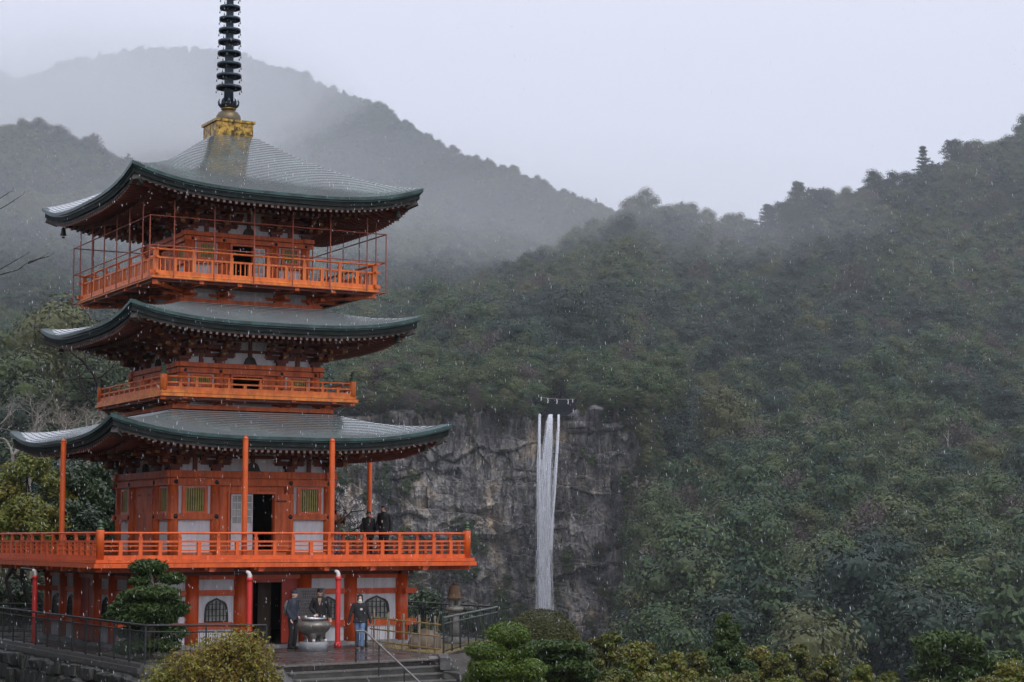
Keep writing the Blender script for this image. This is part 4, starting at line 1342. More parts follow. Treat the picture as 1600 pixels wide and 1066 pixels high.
for i in (0, 1, 3, 4):
    x0, x1 = C0[i] + .2, C0[i + 1] - .2
    xm = (x0 + x1) / 2
    mb = MB(); mb.box(x0, x1, -W0 - .02, -W0 + .05, 1.80, 2.13); four(mb.build('plaster_panel', M_white, pag))
    mb = MB(); mb.box(x0, x1, -W0 - .02, -W0 + .05, .79, 1.63); four(mb.build('plaster_panel', M_white, pag))
    mb = MB(); mb.box(x0, x1, -W0 - .02, -W0 + .05, .13, .60); four(mb.build('plaster_panel', M_white, pag))
    mb = MB(); k_ = (x1 - x0) / 1.32
    A_ = [(xm + x * k_ * .98, .80 + z * 1.08) for x, z in arch]; B_ = [(xm + x * k_ * .98, .80 + z * 1.08) for x, z in archi]
    mb.ring_prism(A_, B_, -W0 - .075, -W0 - .022)
    wo = mb.build('arched_window', M_black, pag)
    mb = MB(); mb.prism(B_, -W0 - .026, -W0 - .0215); mb.build('pane', M_paneg, wo)
    mb = MB()
    for q in range(-2, 3):
        hh = .80 + 1.08 * (.62 if abs(q) < 1 else (.575 if abs(q) < 2 else .48))
        mb.box(xm + q * .135 * k_ - .012, xm + q * .135 * k_ + .012, -W0 - .06, -W0 - .035, .82, hh)
    for zz in (1.0, 1.2, 1.36): mb.box(xm - .37 * k_, xm + .37 * k_, -W0 - .052, -W0 - .03, zz - .010, zz + .010)
    mb.build('lattice', M_black, wo)
    four(wo)
# doorway on the front: open and dark; closed red doors elsewhere
M_redin = mat('red_door_leaf', (.34, .028, .012), .5, col2=(.42, .04, .014), scale=2)
for k in range(1, 4):
    mb = MB(); mb.box(-.9, .9, -W0 - .03, -W0 + .04, .1, 2.13); mb.box(-.02, .02, -W0 - .045, -W0 - .031, .1, 2.1)
    o_ = mb.build('door', M_redin, pag); o_.rotation_euler = (0, 0, k * PI / 2)
mb = MB(); mb.box(-.88, -.70, -W0 - .10, -W0 + .1, .10, 2.13); mb.box(.33, .88, -W0 + .02, -W0 + .1, .10, 2.13)
mb.box(-.70, .33, -W0 - .06, -W0 + .1, 2.02, 2.128); mb.build('door_frame', M_redin, pag)
mb = MB(); mb.box(-.80, -.77, -W0 - .125, -W0 - .101, 1.02, 1.32); mb.build('door_handle', M_stone, pag)
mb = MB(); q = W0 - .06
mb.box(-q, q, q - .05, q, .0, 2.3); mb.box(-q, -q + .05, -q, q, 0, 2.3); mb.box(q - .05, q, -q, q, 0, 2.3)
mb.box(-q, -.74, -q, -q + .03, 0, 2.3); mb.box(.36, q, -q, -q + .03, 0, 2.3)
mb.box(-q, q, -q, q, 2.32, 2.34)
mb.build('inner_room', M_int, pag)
mb = MB(); mb.box(-.15, .30, -W0 + .85, -W0 + .90, .0, 2.2); mb.build('inner_screen', mat('brown_inner_wood', (.09, .055, .03), .6, col2=(.05, .03, .02), scale=2, stretch=(3, 3, .3)), pag)
# joists under the first balcony, ends showing beneath the edge
mb = MB(); mb.box(-.085, .085, -6.30, -4.3, 2.40, 2.53); jm = mb.mesh('joist', M_post)
me_ = MB(); me_.box(-.18, .18, -6.20, -5.95, 2.44, 2.528); jt = me_.mesh('joist_end', M_ver2)
for k in range(4):
    for x in C0:
        j_ = inst('joist', jm, pag, (0, 0, 0), k * PI / 2)
        j_.location = (x * math.cos(k * PI / 2), x * math.sin(k * PI / 2), 0)
        e_ = inst('joist_end', jt, j_)
mb = MB(); mb.box(-5.55, 5.55, -5.55, -5.40, 2.38, 2.52); four(mb.build('deck_purlin', M_post, pag))
mb = MB(); mb.beam((-4.6, -4.6, 2.42), (-6.22, -6.22, 2.47), .18, .12); four(mb.build('corner_joist', M_post, pag))
# stone step of the temple floor
mb = MB(); mb.box(-5.0, 5.0, -5.0, 5.0, -.06, .035); mb.build('stone_floor', M_stone, pag)

# ------------------------------------------------------------------ spire
M_gold = mat('gilded_bronze', (.46, .29, .07), .38, .85, col2=(.06, .045, .025), scale=7, lo=.42, hi=.62, bump=.6, bscale=9)
M_gold2 = mat('tarnished_bronze', (.18, .13, .06), .45, .7, col2=(.07, .075, .07), scale=3)
M_brz = mat('dark_blue_bronze', (.018, .034, .050), .45, .45, col2=(.06, .05, .03), scale=2.2, lo=.5, hi=.8)
ZB = 17.06
mb = MB()
mb.lathe([(.17, 18.3), (.165, 19.0), (.15, 20.2), (.12, 22.4), (.09, 23.2), (.05, 24.6), (0, 24.7)], 14)
for i in range(9):
    z = 19.0 + i * .405
    mb.lathe([(.18, z - .11), (.20, z - .08), (.18, z - .05)], 14); 
spire = mb.build('spire', M_brz, pag)
mb = MB(); mb.box(-.66, .66, -.66, .66, ZB, 17.64); mb.box(-.72, .72, -.72, .72, 17.642, 17.73); mb.box(-.69, .69, -.69, .69, ZB - .03, ZB + .05)
for k in range(4):
    c_, s_ = math.cos(k * PI / 2), math.sin(k * PI / 2)
    for xx in (-.64, -.02, .6):
        vs0 = MB(); vs0.box(xx, xx + .05, -.672, -.661, ZB + .06, 17.635)
        mb.add([(x * c_ - y * s_, x * s_ + y * c_, z) for x, y, z in vs0.v], vs0.f)
mb.build('spire_base', M_gold, spire)
mb = MB(); mb.lathe([(.43, 17.732), (.44, 17.85), (.42, 17.98), (.34, 18.10), (.22, 18.17), (.20, 18.20)], 22); mb.build('inverted_bowl', M_gold2, spire)
mb = MB(); mb.lathe([(.20, 18.19), (.27, 18.22), (.24, 18.27), (.20, 18.30)], 20); mb.build('collar', M_gold, spire)
mb = MB()
for k in range(10):
    a = 2 * PI * k / 10
    c_, s_ = math.cos(a), math.sin(a)
    pts = [(.20, 18.26), (.29, 18.29), (.355, 18.37), (.375, 18.48), (.34, 18.56)]
    for j in range(len(pts) - 1):
        (r0, z0), (r1, z1) = pts[j], pts[j + 1]
        w0, w1 = (.075, .09, .075, .045, .012)[j], (.075, .09, .075, .045, .012)[j + 1]
        mb.add([(r0 * c_ - w0 * s_, r0 * s_ + w0 * c_, z0), (r0 * c_ + w0 * s_, r0 * s_ - w0 * c_, z0), (r1 * c_ + w1 * s_, r1 * s_ - w1 * c_, z1), (r1 * c_ - w1 * s_, r1 * s_ + w1 * c_, z1),
                ((r0 - .02) * c_ - w0 * s_, (r0 - .02) * s_ + w0 * c_, z0 + .01), ((r0 - .02) * c_ + w0 * s_, (r0 - .02) * s_ - w0 * c_, z0 + .01), ((r1 - .02) * c_ + w1 * s_, (r1 - .02) * s_ - w1 * c_, z1 + .01), ((r1 - .02) * c_ - w1 * s_, (r1 - .02) * s_ + w1 * c_, z1 + .01)],
               [(0, 1, 2, 3), (7, 6, 5, 4), (0, 3, 7, 4), (1, 5, 6, 2)])
mb.build('lotus', M_brz, spire)
for i in range(9):
    z = 19.0 + i * .405
    rr = .445 - i * .0125
    mb = MB()
    mb.lathe([(rr - .035, -.055), (rr, -.055), (rr, .04), (rr - .035, .04), (rr - .035, -.055)], 26)
    for k in range(4):
        a = k * PI / 2 + .35
        mb.beam((.15 * math.cos(a), .15 * math.sin(a), 0), ((rr - .01) * math.cos(a), (rr - .01) * math.sin(a), 0), .03, .04)
    for k in range(8):
        a = k * PI / 4 + .2
        mb.tube([(rr * 1.0 * math.cos(a), rr * 1.0 * math.sin(a), -.08), (rr * math.cos(a), rr * math.sin(a), -.125)], .008, 5)
        mb.lathe([(.0, -.12), (.018, -.135), (.024, -.185), (.0, -.185)], 6, (rr * math.cos(a), rr * math.sin(a), 0))
    mb.build('ring', M_brz, spire, (0, 0, z))

# ------------------------------------------------------------------ wind bells at the roof corners
M_bell = mat('bell_bronze', (.030, .034, .032), .5, .5, col2=(.07, .075, .05), scale=9)
mb = MB()
mb.tube([(0, 0, .0), (0, 0, -.10)], .010, 6)
mb.lathe([(0, -.08), (.045, -.09), (.075, -.13), (.085, -.24), (.10, -.33), (.12, -.37), (.105, -.37), (0, -.33)], 14)
bell_me = mb.mesh('bell', M_bell)
mb = MB(); mb.tube([(0, 0, -.33), (0, 0, -.42)], .008, 5); mb.box(-.055, .055, -.008, .008, -.475, -.41); clap = mb.mesh('clapper', M_bell)
for (x, y, z, lab) in ((-4.43, 4.43, 14.44, 'small bronze bell under the left tip of the top roof'),
                       (4.40, -4.40, 14.50, 'small bronze bell under the right tip of the top roof'),
                       (-4.42, 4.42, 10.30, 'small bronze bell under the left tip of the middle roof, before bare branches'),
                       (4.42, -4.42, 10.27, 'small bronze bell under the right tip of the middle roof'),
                       (5.13, -5.13, 6.66, 'small bronze bell under the right tip of the lowest roof, against the cliff')):
    o_ = bpy.data.objects.new('wind_bell', bell_me); COL.objects.link(o_)
    o_.location = P2W(x, y, z); o_.rotation_euler = (0, 0, ROT)
    tag(o_, lab, 'bell', 'wind bells under the roof corners')
    inst('clapper', clap, o_)

# ------------------------------------------------------------------ the red stand pipes under the balcony edge
M_pipe = mat('red_pipe', (.50, .025, .022), .4, col2=(.62, .04, .035), scale=2)
M_cap = mat('white_cap', (.62, .58, .56), .4)
def stand_pipe(x, y, lab):
    p_ = empty('red_pipe', P2W(x, y, 0), ROT)
    tag(p_, lab, 'pipe', 'red pipes in front of the ground storey')
    mb = MB(); mb.tube([(0, 0, 0), (0, 0, 2.22)], .085, 14); mb.lathe([(.11, 0), (.11, .16), (.088, .19)], 14); mb.lathe([(.098, 2.10), (.098, 2.215)], 14); mb.build('pipe_body', M_pipe, p_)
    mb = MB(); mb.tube([(0, 0, 2.21), (0, 0, 2.30), (-.02, .01, 2.36), (-.06, .03, 2.38), (-.09, .05, 2.385)], [.070, .068, .062, .055, .045], 12); mb.build('cap', M_cap, p_)
    mb = MB(); mb.tube([(-.10, .05, 2.405), (-.42, .22, 2.45)], .045, 8); mb.build('arm', M_black, p_)
stand_pipe(-1.50, -6.35, 'red pipe with a white elbow left of the dark doorway')
stand_pipe(1.47, -6.35, 'red pipe with a white elbow right of the stone sign board')
stand_pipe(-6.35, 0.0, 'red pipe with a white elbow at the far left, behind the black fence')
# ================================================================== TERRACE
def gp(px, py, z=0.0):
    """the point of a level surface seen along one bearing (survey helper)"""
    a = (px - 800) / FPX; b = (533 - py) / FPX
    d1 = math.cos(PITCH) - b * math.sin(PITCH); d2 = math.sin(PITCH) + b * math.cos(PITCH)
    t_ = (z - EYE) / d2
    return Vector((t_ * a, t_ * d1, z))
def at(px, py, Y):
    v = world_at(px, py, Y); return Vector((float(v[0]), float(v[1]), float(v[2])))

# dark wet stone paving in a fan pattern
M_pave = bpy.data.materials.new('wet_paving'); M_pave.use_nodes = True
t = M_pave.node_tree; b = t.nodes['Principled BSDF']; tc = t.nodes.new('ShaderNodeTexCoord')
vr = t.nodes.new('ShaderNodeTexVoronoi'); vr.feature = 'DISTANCE_TO_EDGE'; vr.inputs['Scale'].default_value = 5.5
t.links.new(tc.outputs['Object'], vr.inputs['Vector'])
vc = t.nodes.new('ShaderNodeTexVoronoi'); vc.inputs['Scale'].default_value = 5.5
t.links.new(tc.outputs['Object'], vc.inputs['Vector'])
stone_c = ramp(vc.outputs['Color'], [(0.0, (.030, .026, .026)), (.5, (.070, .055, .052)), (1.0, (.13, .095, .085))])
joint = ramp(vr.outputs['Distance'], [(.0, (0, 0, 0)), (.07, (1, 1, 1))])
cc = mixc(joint, stone_c, stone_c)
m_ = t.nodes.new('ShaderNodeMix'); m_.data_type = 'RGBA'; t.links.new(joint, m_.inputs[0]); m_.inputs[6].default_value = (.012, .012, .010, 1); t.links.new(stone_c, m_.inputs[7])
t.links.new(m_.outputs[2], b.inputs['Base Color'])
rr = ramp(tex_noise(.8, (1, 1, 1), 5, .6), [(.35, (.12, .12, .12)), (.65, (.50, .50, .50))]); t.links.new(rr, b.inputs['Roughness'])
bp_ = t.nodes.new('ShaderNodeBump'); bp_.inputs['Strength'].default_value = .9; bp_.inputs['Distance'].default_value = .02
t.links.new(joint, bp_.inputs['Height']); t.links.new(bp_.outputs[0], b.inputs['Normal'])
M_kerb = mat('wet_kerb_stone', (.050, .050, .052), .35, col2=(.11, .105, .10), scale=3, bump=.4, bscale=25)
M_step = mat('wet_step_stone', (.030, .031, .030), .30, col2=(.070, .068, .062), scale=2.2, bump=.5, bscale=25)
M_nose = mat('worn_step_edge', (.15, .145, .13), .35, col2=(.08, .08, .075), scale=5, bump=.4, bscale=25)
M_rubble = mat('rubble_stone', (.014, .016, .012), .55, col2=(.075, .072, .068), scale=2.0, bump=.7, bscale=9, detail=8, lo=.4, hi=.75)
M_moss = mat('yellow_moss_grass', (.11, .085, .030), .9, col2=(.20, .15, .05), scale=2.5, bump=.6, bscale=30)
M_mortar = mat('dark_earth', (.012, .012, .010), .95)

SA, SB = Vector((-6.13, 52.49, 0)), Vector((-2.18, 55.54, 0))       # top edge of the steps
FL = [Vector((-27.0, 83.0, 0)), Vector((-17.07, 65.3, 0)), Vector((-9.75, 52.0, 0)), Vector((-6.55, 52.15, 0))]
FR = [Vector((-2.0, 57.0, 0)), Vector((-.50, 66.0, 0)), Vector((-3.83, 71.4, 0)), Vector((-6.0, 79.0, 0))]
poly = [FL[0], FL[1], FL[2], FL[3], Vector((-6.2, 52.45, 0)), SA, SB, Vector((-1.95, 55.8, 0)), FR[0], FR[1], FR[2], FR[3], Vector((-14, 95, 0)), Vector((-30, 95, 0))]
bm = bmesh.new()
vt = [bm.verts.new((p.x, p.y, 0)) for p in poly]; vb = [bm.verts.new((p.x, p.y, -7.5)) for p in poly]
bm.faces.new(vt)
for i in range(len(poly)):
    j = (i + 1) % len(poly)
    bm.faces.new((vt[i], vb[i], vb[j], vt[j]))
bmesh.ops.recalc_face_normals(bm, faces=bm.faces)
bmesh.ops.triangulate(bm, faces=[f for f in bm.faces if len(f.verts) > 4])
me = bpy.data.meshes.new('terrace'); bm.to_mesh(me); bm.free(); me.materials.append(M_pave)
tag(link(bpy.data.objects.new('terrace', me)), kind='structure')

# moss bed inside the bamboo fence and bare earth along the left fence
def sheet(name, pts, z, m_):
    mb = MB(); mb.add([(p[0], p[1], z) for p in pts], [tuple(range(len(pts)))]); o_ = mb.build(name, m_); tag(o_, kind='structure'); return o_
L2 = lambda x, y: P2W(x, y)[:2]
sheet('moss_bed', [L2(2.80, -5.6), L2(2.66, -11.2), L2(2.95, -10.95), L2(7.9, -4.9), L2(7.9, -4.0), L2(5.1, -4.0), L2(5.1, -5.6)], .006, M_moss)
sheet('planting_bed', [L2(-6.45, -4.5), L2(-6.45, -12.0), L2(-4.1, -13.2), L2(-3.2, -9.5), L2(-3.4, -6.9)], .006, mat('bed_earth', (.020, .022, .012), .95, col2=(.05, .05, .025), scale=3, bump=.6))

# ------------------------------------------------------------------ steps
steps = empty('stone_steps', SA, 0)
tag(steps, 'wet dark stone steps leading down from the terrace between two stone cheeks', 'steps')
dS = (SB - SA).normalized(); nS = Vector((dS.y, -dS.x, 0))          # nS points down the flight
if nS.y > 0: nS = -nS
LS = (SB - SA).length
for i in range(9):
    z0 = -.17 * i
    a0 = SA + nS * (.36 * i) - SA; ext = .10 * i
    mb = MB()
    p0 = a0 - dS * ext * .2; p1 = a0 + dS * (LS + ext * .35)
    bk = -nS * .42; 
    vs_ = []
    for z in (z0 - .6, z0 - .035):
        for q in (p0, p1, p1 + bk, p0 + bk): vs_.append((q.x, q.y, z))
    mb.add(vs_, [(3, 2, 1, 0), (4, 5, 6, 7), (0, 1, 5, 4), (1, 2, 6, 5), (2, 3, 7, 6), (3, 0, 4, 7)])
    o_ = mb.build('step', M_step, steps)
    mb = MB(); vs_ = []
    f_ = nS * .02
    for z in (z0 - .034, z0 + .004):
        for q in (p0 + f_, p1 + f_, p1 + bk, p0 + bk): vs_.append((q.x, q.y, z))
    mb.add(vs_, [(3, 2, 1, 0), (4, 5, 6, 7), (0, 1, 5, 4), (1, 2, 6, 5), (2, 3, 7, 6), (3, 0, 4, 7)])
    mb.build('tread', M_nose, o_)
for s_, p in ((-1, SA - dS * .12), (1, SB + dS * .12)):
    mb = MB()
    a0 = p - SA - nS * .35; a1 = p - SA + nS * 3.4 + dS * (.35 * s_ if s_ > 0 else -.15)
    w_ = dS * .15
    vs_ = []
    for (c_, zz) in ((a0, .06), (a1, -1.66)):
        for dz in (-1.0, 0):
            for q in (c_ - w_, c_ + w_): vs_.append((q.x, q.y, zz + dz))
    mb.add(vs_, [(0, 1, 3, 2), (5, 4, 6, 7), (2, 3, 7, 6), (0, 4, 5, 1), (0, 2, 6, 4), (1, 5, 7, 3)])
    mb.build('cheek_wall', M_kerb, steps)

# ------------------------------------------------------------------ rubble walls under the fence
def stone_mesh(seed):
    rg = np.random.default_rng(seed)
    bm = bmesh.new(); bmesh.ops.create_cube(bm, size=1.0)
    bmesh.ops.bevel(bm, geom=list(bm.edges), offset=.13, segments=1, profile=.6, affect='EDGES')
    for v in bm.verts:
        v.co += Vector(rg.uniform(-.075, .075, 3).tolist())
    me = bpy.data.meshes.new('stone'); bm.to_mesh(me); bm.free(); me.materials.append(M_rubble)
    return me
STN = [stone_mesh(i) for i in range(8)]
def rubble_wall(name, pts, label, ztop=-.26, zbot=-3.2, seed=1, size=(.42, .85)):
    rg = random.Random(seed)
    w_ = empty(name, (pts[0].x, pts[0].y, 0)); tag(w_, label, 'wall')
    o0 = Vector((pts[0].x, pts[0].y, 0))
    for i in range(len(pts) - 1):
        a, b_ = pts[i] - o0, pts[i + 1] - o0
        d = (b_ - a); L_ = d.length; d.normalize(); n_ = Vector((d.y, -d.x, 0)); ang = math.atan2(d.y, d.x)
        # kerb on top: two thin courses
        for (z0, z1, out) in ((-.02, .075, .12), (-.17, -.022, .20), (-.26, -.172, .15)):
            mb = MB()
            p0, p1 = a - n_ * .16, b_ - n_ * .16
            q0, q1 = a + n_ * out, b_ + n_ * out
            vs_ = [(q.x, q.y, z) for z in (z0, z1) for q in (q0, q1, p1, p0)]
            mb.add(vs_, [(3, 2, 1, 0), (4, 5, 6, 7), (0, 1, 5, 4), (1, 2, 6, 5), (2, 3, 7, 6), (3, 0, 4, 7)])
            mb.build('kerb', M_kerb, w_)
        mb = MB(); q0, q1 = a - n_ * .05, b_ - n_ * .05
        mb.add([(q0.x, q0.y, ztop), (q1.x, q1.y, ztop), (q1.x + n_.x * .5, q1.y + n_.y * .5, zbot), (q0.x + n_.x * .5, q0.y + n_.y * .5, zbot)], [(0, 3, 2, 1)]); mb.build('backing', M_mortar, w_)
        z = ztop
        row = 0
        while z > zbot:
            hh = rg.uniform(.34, .52) * (size[1] / .85)
            x = -rg.uniform(0, .3)
            while x < L_:
                ww = rg.uniform(*size)
                out = .10 + (ztop - z) * .17 + rg.uniform(-.07, .07)
                c_ = a + d * (x + ww / 2) + n_ * out
                o_ = inst('stone', rg.choice(STN), w_, (c_.x, c_.y, z - hh / 2 + rg.uniform(-.05, .05)), 0, (ww * 1.06, .5, hh * 1.08))
                o_.rotation_euler = (rg.uniform(-.12, .12) , rg.uniform(-.16, .16), ang + rg.uniform(-.08, .08))
                x += ww
            z -= hh
            row += 1
    return w_
rubble_wall('rubble_wall', [FL[1] + (FL[0] - FL[1]) * .12, FL[2], FL[3]], 'dark wet rubble stone wall below the black fence at the lower left', seed=3)
rubble_wall('rubble_wall', [SB + dS * .30 + nS * 3.0 - Vector((0, 0, 0)), FR[0]][::-1] and [Vector((-1.85, 54.9, 0)), FR[0]], 'short rubble wall beside the right end of the steps', seed=8, size=(.3, .55))
# sloping concrete strip with grit right of the steps
mb = MB()
q = [Vector((-1.9, 57.1, .02)), Vector((-.2, 61.0, .02)), Vector((.6, 59.5, -.7)), Vector((-.3, 54.0, -1.3)), Vector((-1.5, 54.2, -.9))]
mb.add([tuple(p) for p in q], [(0, 4, 3, 2, 1)])
tag(mb.build('gravel_bank', mat('bank_earth', (.020, .018, .015), .8, col2=(.06, .05, .04), scale=6, bump=.9)), kind='structure')

# ------------------------------------------------------------------ black metal fences
M_fen = mat('black_painted_steel', (.008, .011, .011), .5, col2=(.022, .028, .028), scale=6)
M_fenr = mat('grey_steel_handrail', (.035, .048, .048), .3, col2=(.06, .075, .075), scale=6)
def metal_fence(pts, label, h=1.10, post=1.35, gap=.115, closed=False, rail=M_fen, second=.93):
    o0 = Vector((pts[0].x, pts[0].y, 0))
    f = empty('metal_fence', o0); tag(f, label, 'fence', 'black metal fences round the terrace')
    bal = MB(); cnt = 0
    pmb = MB(); pmb.box(-.022, .022, -.022, .022, .07, h - .02); pme = pmb.mesh('post', M_fen)
    bmb = MB(); bmb.box(-.0068, .0068, -.0068, .0068, .14, second); bme = bmb.mesh('baluster', M_fen)
    for i in range(len(pts) - 1):
        a, b_ = pts[i] - o0, pts[i + 1] - o0
        d = b_ - a; L_ = d.length; d.normalize(); ang = math.atan2(d.y, d.x)
        m1 = MB(); m1.tube([a + Vector((0, 0, h)), b_ + Vector((0, 0, h))], .032, 10); m1.build('handrail', rail, f)
        m1 = MB(); m1.tube([a + Vector((0, 0, second)), b_ + Vector((0, 0, second))], .020, 8); m1.build('second_rail', rail, f)
        m1 = MB(); m1.beam(a + Vector((0, 0, .13)), b_ + Vector((0, 0, .13)), .03, .03); m1.build('bottom_rail', M_fen, f)
        n = max(1, round(L_ / post))
        for k in range(n + 1):
            p = a + d * (L_ * k / n); inst('post', pme, f, (p.x, p.y, 0), ang)
        nb = int(L_ / gap)
        for k in range(1, nb):
            p = a + d * (L_ * k / nb)
            if cnt < 260: inst('baluster', bme, f, (p.x, p.y, 0), ang)
            else: bal.box(p.x - .0085, p.x + .0085, p.y - .0085, p.y + .0085, .14, second)
            cnt += 1
    if bal.v: bal.build('far_balusters', M_fen, f)['kind'] = 'stuff'
    return f
zk = Vector((0, 0, 0))
metal_fence([FL[3], FL[2], FL[1] + (FL[0] - FL[1]) * .12], 'black metal fence on the stone kerb, running in front of the pagoda at left')
metal_fence([FR[0], FR[1]], 'near black metal fence with two grey handrails, slanting back to the right corner', rail=M_fenr, gap=.20)
metal_fence([FR[1] + Vector((-.02, .06, 0)), FR[2]], 'far black metal fence running from the right corner back behind the stone lantern', gap=.14)
b0, b1 = at(-40, 943, 69.4), at(72, 941, 69.0)
metal_fence([Vector((b0.x, b0.y, 0)), Vector((b1.x, b1.y, 0))], 'piece of black metal fence behind the red pipe at the far left')

# ------------------------------------------------------------------ bamboo fence
M_bam = mat('dry_bamboo', (.19, .125, .040), .5, col2=(.32, .23, .09), scale=3, stretch=(1, 1, .3))
M_bam2 = mat('grey_wooden_stake', (.17, .14, .12), .7, col2=(.26, .22, .19), scale=5)
A_, B_ = Vector(P2W(2.62, -6.3)), Vector(P2W(2.58, -11.25))
bf = empty('bamboo_fence', (A_.x, A_.y, 0)); tag(bf, 'low open fence of yellow bamboo poles right of the walking person', 'fence')
d = (B_ - A_); LB = d.length; d.normalize()
for z in (.92, .57, .20):
    mb = MB(); mb.tube([Vector((0, 0, z)), d * LB + Vector((0, 0, z - .04))], .022, 8); mb.build('rail', M_bam, bf)
sid = Vector((-d.y, d.x, 0)) * .035
for k in range(17):
    p = d * (LB * (k + .5) / 17)
    s_ = sid if k % 2 else -sid
    mb = MB(); tp = 1.04 + .06 * math.sin(k * 2.1); mb.tube([p + s_ + Vector((0, 0, .0)), p + s_ + Vector((.01, 0, tp))], .012, 6); mb.build('bamboo_pole', M_bam, bf)
for k in (0, 1, 2, 3, 4):
    p = d * (LB * (k + .12) / 4.6)
    mb = MB(); mb.tube([p + sid * 1.8, p + sid * 1.8 + Vector((0, 0, 1.12 if k else 1.2))], .034, 8); mb.build('stake', M_bam2, bf)
pb = Vector(P2W(2.45, -6.35)); 
mb = MB(); mb.tube([(0, 0, 0), (0, 0, 1.02), (-.03, -.0, 1.12), (-.12, -.02, 1.17), (-.26, -.05, 1.19)], .045, 10)
hp = mb.build('end_post', M_fen, None, (pb.x, pb.y, 0)); tag(hp, 'black bent steel post at the near end of the bamboo fence, beside the walking person', 'post')

# boulder and stone lantern behind the bamboo fence
def blob(name, c, r, m_, seed=0, n=3, amp=.18, parent=None, flat=False):
    bm = bmesh.new(); bmesh.ops.create_icosphere(bm, subdivisions=n, radius=1)
    for v in bm.verts:
        k_ = 1 + amp * float(fbm(np.array([v.co.x * 1.3 + seed]), np.array([v.co.y * 1.3]), np.array([v.co.z * 1.3]), 3)[0]) * 2
        v.co = Vector((v.co.x * r[0] * k_, v.co.y * r[1] * k_, v.co.z * r[2] * k_))
    me = bpy.data.meshes.new(name); bm.to_mesh(me); bm.free(); me.materials.append(m_)
    if not flat:
        me.polygons.foreach_set('use_smooth', [True] * len(me.polygons))
    o_ = bpy.data.objects.new(name, me); o_.location = c
    return link(o_, parent)
bo = blob('boulder', (-2.72, 60.6, .14), (.50, .40, .46), mat('brown_boulder', (.075, .055, .040), .55, col2=(.14, .11, .085), scale=3, bump=.6, bscale=10), 3, 3, .2)
tag(bo, 'rounded brown boulder on the moss behind the bamboo fence', 'boulder')
M_lan = mat('lantern_granite', (.10, .095, .085), .8, col2=(.20, .19, .17), scale=6, bump=.5, bscale=25)
M_lmoss = mat('rusty_moss', (.095, .045, .022), .9, col2=(.07, .055, .035), scale=7, bump=.8, bscale=25)
ln = empty('stone_lantern', (-1.88, 63.8, 0)); tag(ln, 'stone lantern with a rust-brown mossy cap standing inside the right fence corner', 'lantern')
mb = MB(); mb.lathe([(.36, 0), (.34, .10), (.24, .20), (.22, .22)], 6, rz=.3); mb.build('base', M_lan, ln)
mb = MB(); mb.lathe([(.17, .20), (.155, .5), (.15, .8), (.165, 1.0), (.175, 1.02)], 16); mb.build('shaft', M_lan, ln)
mb = MB(); mb.lathe([(.18, 1.0), (.29, 1.09), (.29, 1.15), (.22, 1.18)], 12); mb.build('platform', M_lan, ln)
mb = MB()
for k in range(4):
    a = .25 + k * PI / 2 + PI / 4
    mb.cbox((.135 * math.cos(a) * 1.1, .135 * math.sin(a) * 1.1, 1.31), (.09, .09, .28), 0, a)
mb.lathe([(.19, 1.18), (.19, 1.22), (.0, 1.22)], 10); mb.lathe([(.0, 1.40), (.20, 1.40), (.20, 1.45)], 10)
mb.build('fire_box', M_lan, ln)
mb = MB(); mb.lathe([(.19, 1.44), (.30, 1.45), (.305, 1.475), (.225, 1.50), (.215, 1.60), (.185, 1.78), (.17, 1.84), (.11, 1.87), (.05, 1.89)], 14); mb.build('cap', M_lmoss, ln)
mb = MB(); mb.lathe([(.06, 1.89), (.085, 1.93), (.05, 1.98), (0, 2.0)], 10); mb.build('jewel', M_lmoss, ln)

# ------------------------------------------------------------------ incense burner
M_burn = mat('burner_bronze', (.13, .12, .105), .38, .45, col2=(.26, .25, .22), scale=4, lo=.4, hi=.7, bump=.3, bscale=30)
M_rim = mat('steel_rim', (.50, .50, .50), .25, .9)
gb = gp(490, 1017)
ib = empty('incense_burner', (gb.x, gb.y, 0), .4); tag(ib, 'large three-legged bronze incense burner with a steel rim on a stone plinth', 'incense burner')
mb = MB(); mb.lathe([(.47, 0), (.47, .26), (.455, .275), (0, .275)], 6); mb.build('plinth', mat('light_plinth_stone', (.21, .22, .235), .45, col2=(.28, .285, .30), scale=2.5, bump=.3, bscale=20), ib)
mb = MB(); mb.lathe([(.0, .42), (.12, .43), (.30, .50), (.46, .62), (.525, .74), (.53, .80), (.48, .87), (.36, .905), (.34, .915), (.375, .93), (.375, .95), (.33, .955), (.30, .90), (0, .88)], 32); bw = mb.build('bowl', M_burn, ib)
mb = MB()
for k in range(40):
    a = -1.9 + k * .035
    if k % 5 == 4: continue
    for z_ in (.70, .74, .78):
        if random.random() < .75: mb.cbox((.532 * math.cos(a), .532 * math.sin(a), z_), (.012, .014, .022), 0, a)
for k in range(3):
    a = k * 2 * PI / 3 + .15
    lg = MB(); c_, s_ = math.cos(a), math.sin(a)
    lg.tube([(.25 * c_, .25 * s_, .56), (.27 * c_, .27 * s_, .44), (.22 * c_, .22 * s_, .36), (.25 * c_, .25 * s_, .30), (.27 * c_, .27 * s_, .272)], [.12, .11, .075, .085, .11], 10)
    lg.build('leg', M_burn, ib)
mb = MB(); mb.lathe([(.33, .945), (.40, .95), (.41, .985), (.40, 1.0), (.345, 1.0), (.335, .975), (.33, .945)], 28); mb.build('rim', M_rim, ib)
for k, (a, r_, z) in enumerate(((-2.6, .375, 1.0), (-.9, .375, 1.0), (1.2, .375, 1.0))):
    mb = MB(); mb.lathe([(.035, 0), (.035, .07), (.0, .07)], 10, (r_ * math.cos(a), r_ * math.sin(a), z)); mb.build('cup', M_cap, ib)
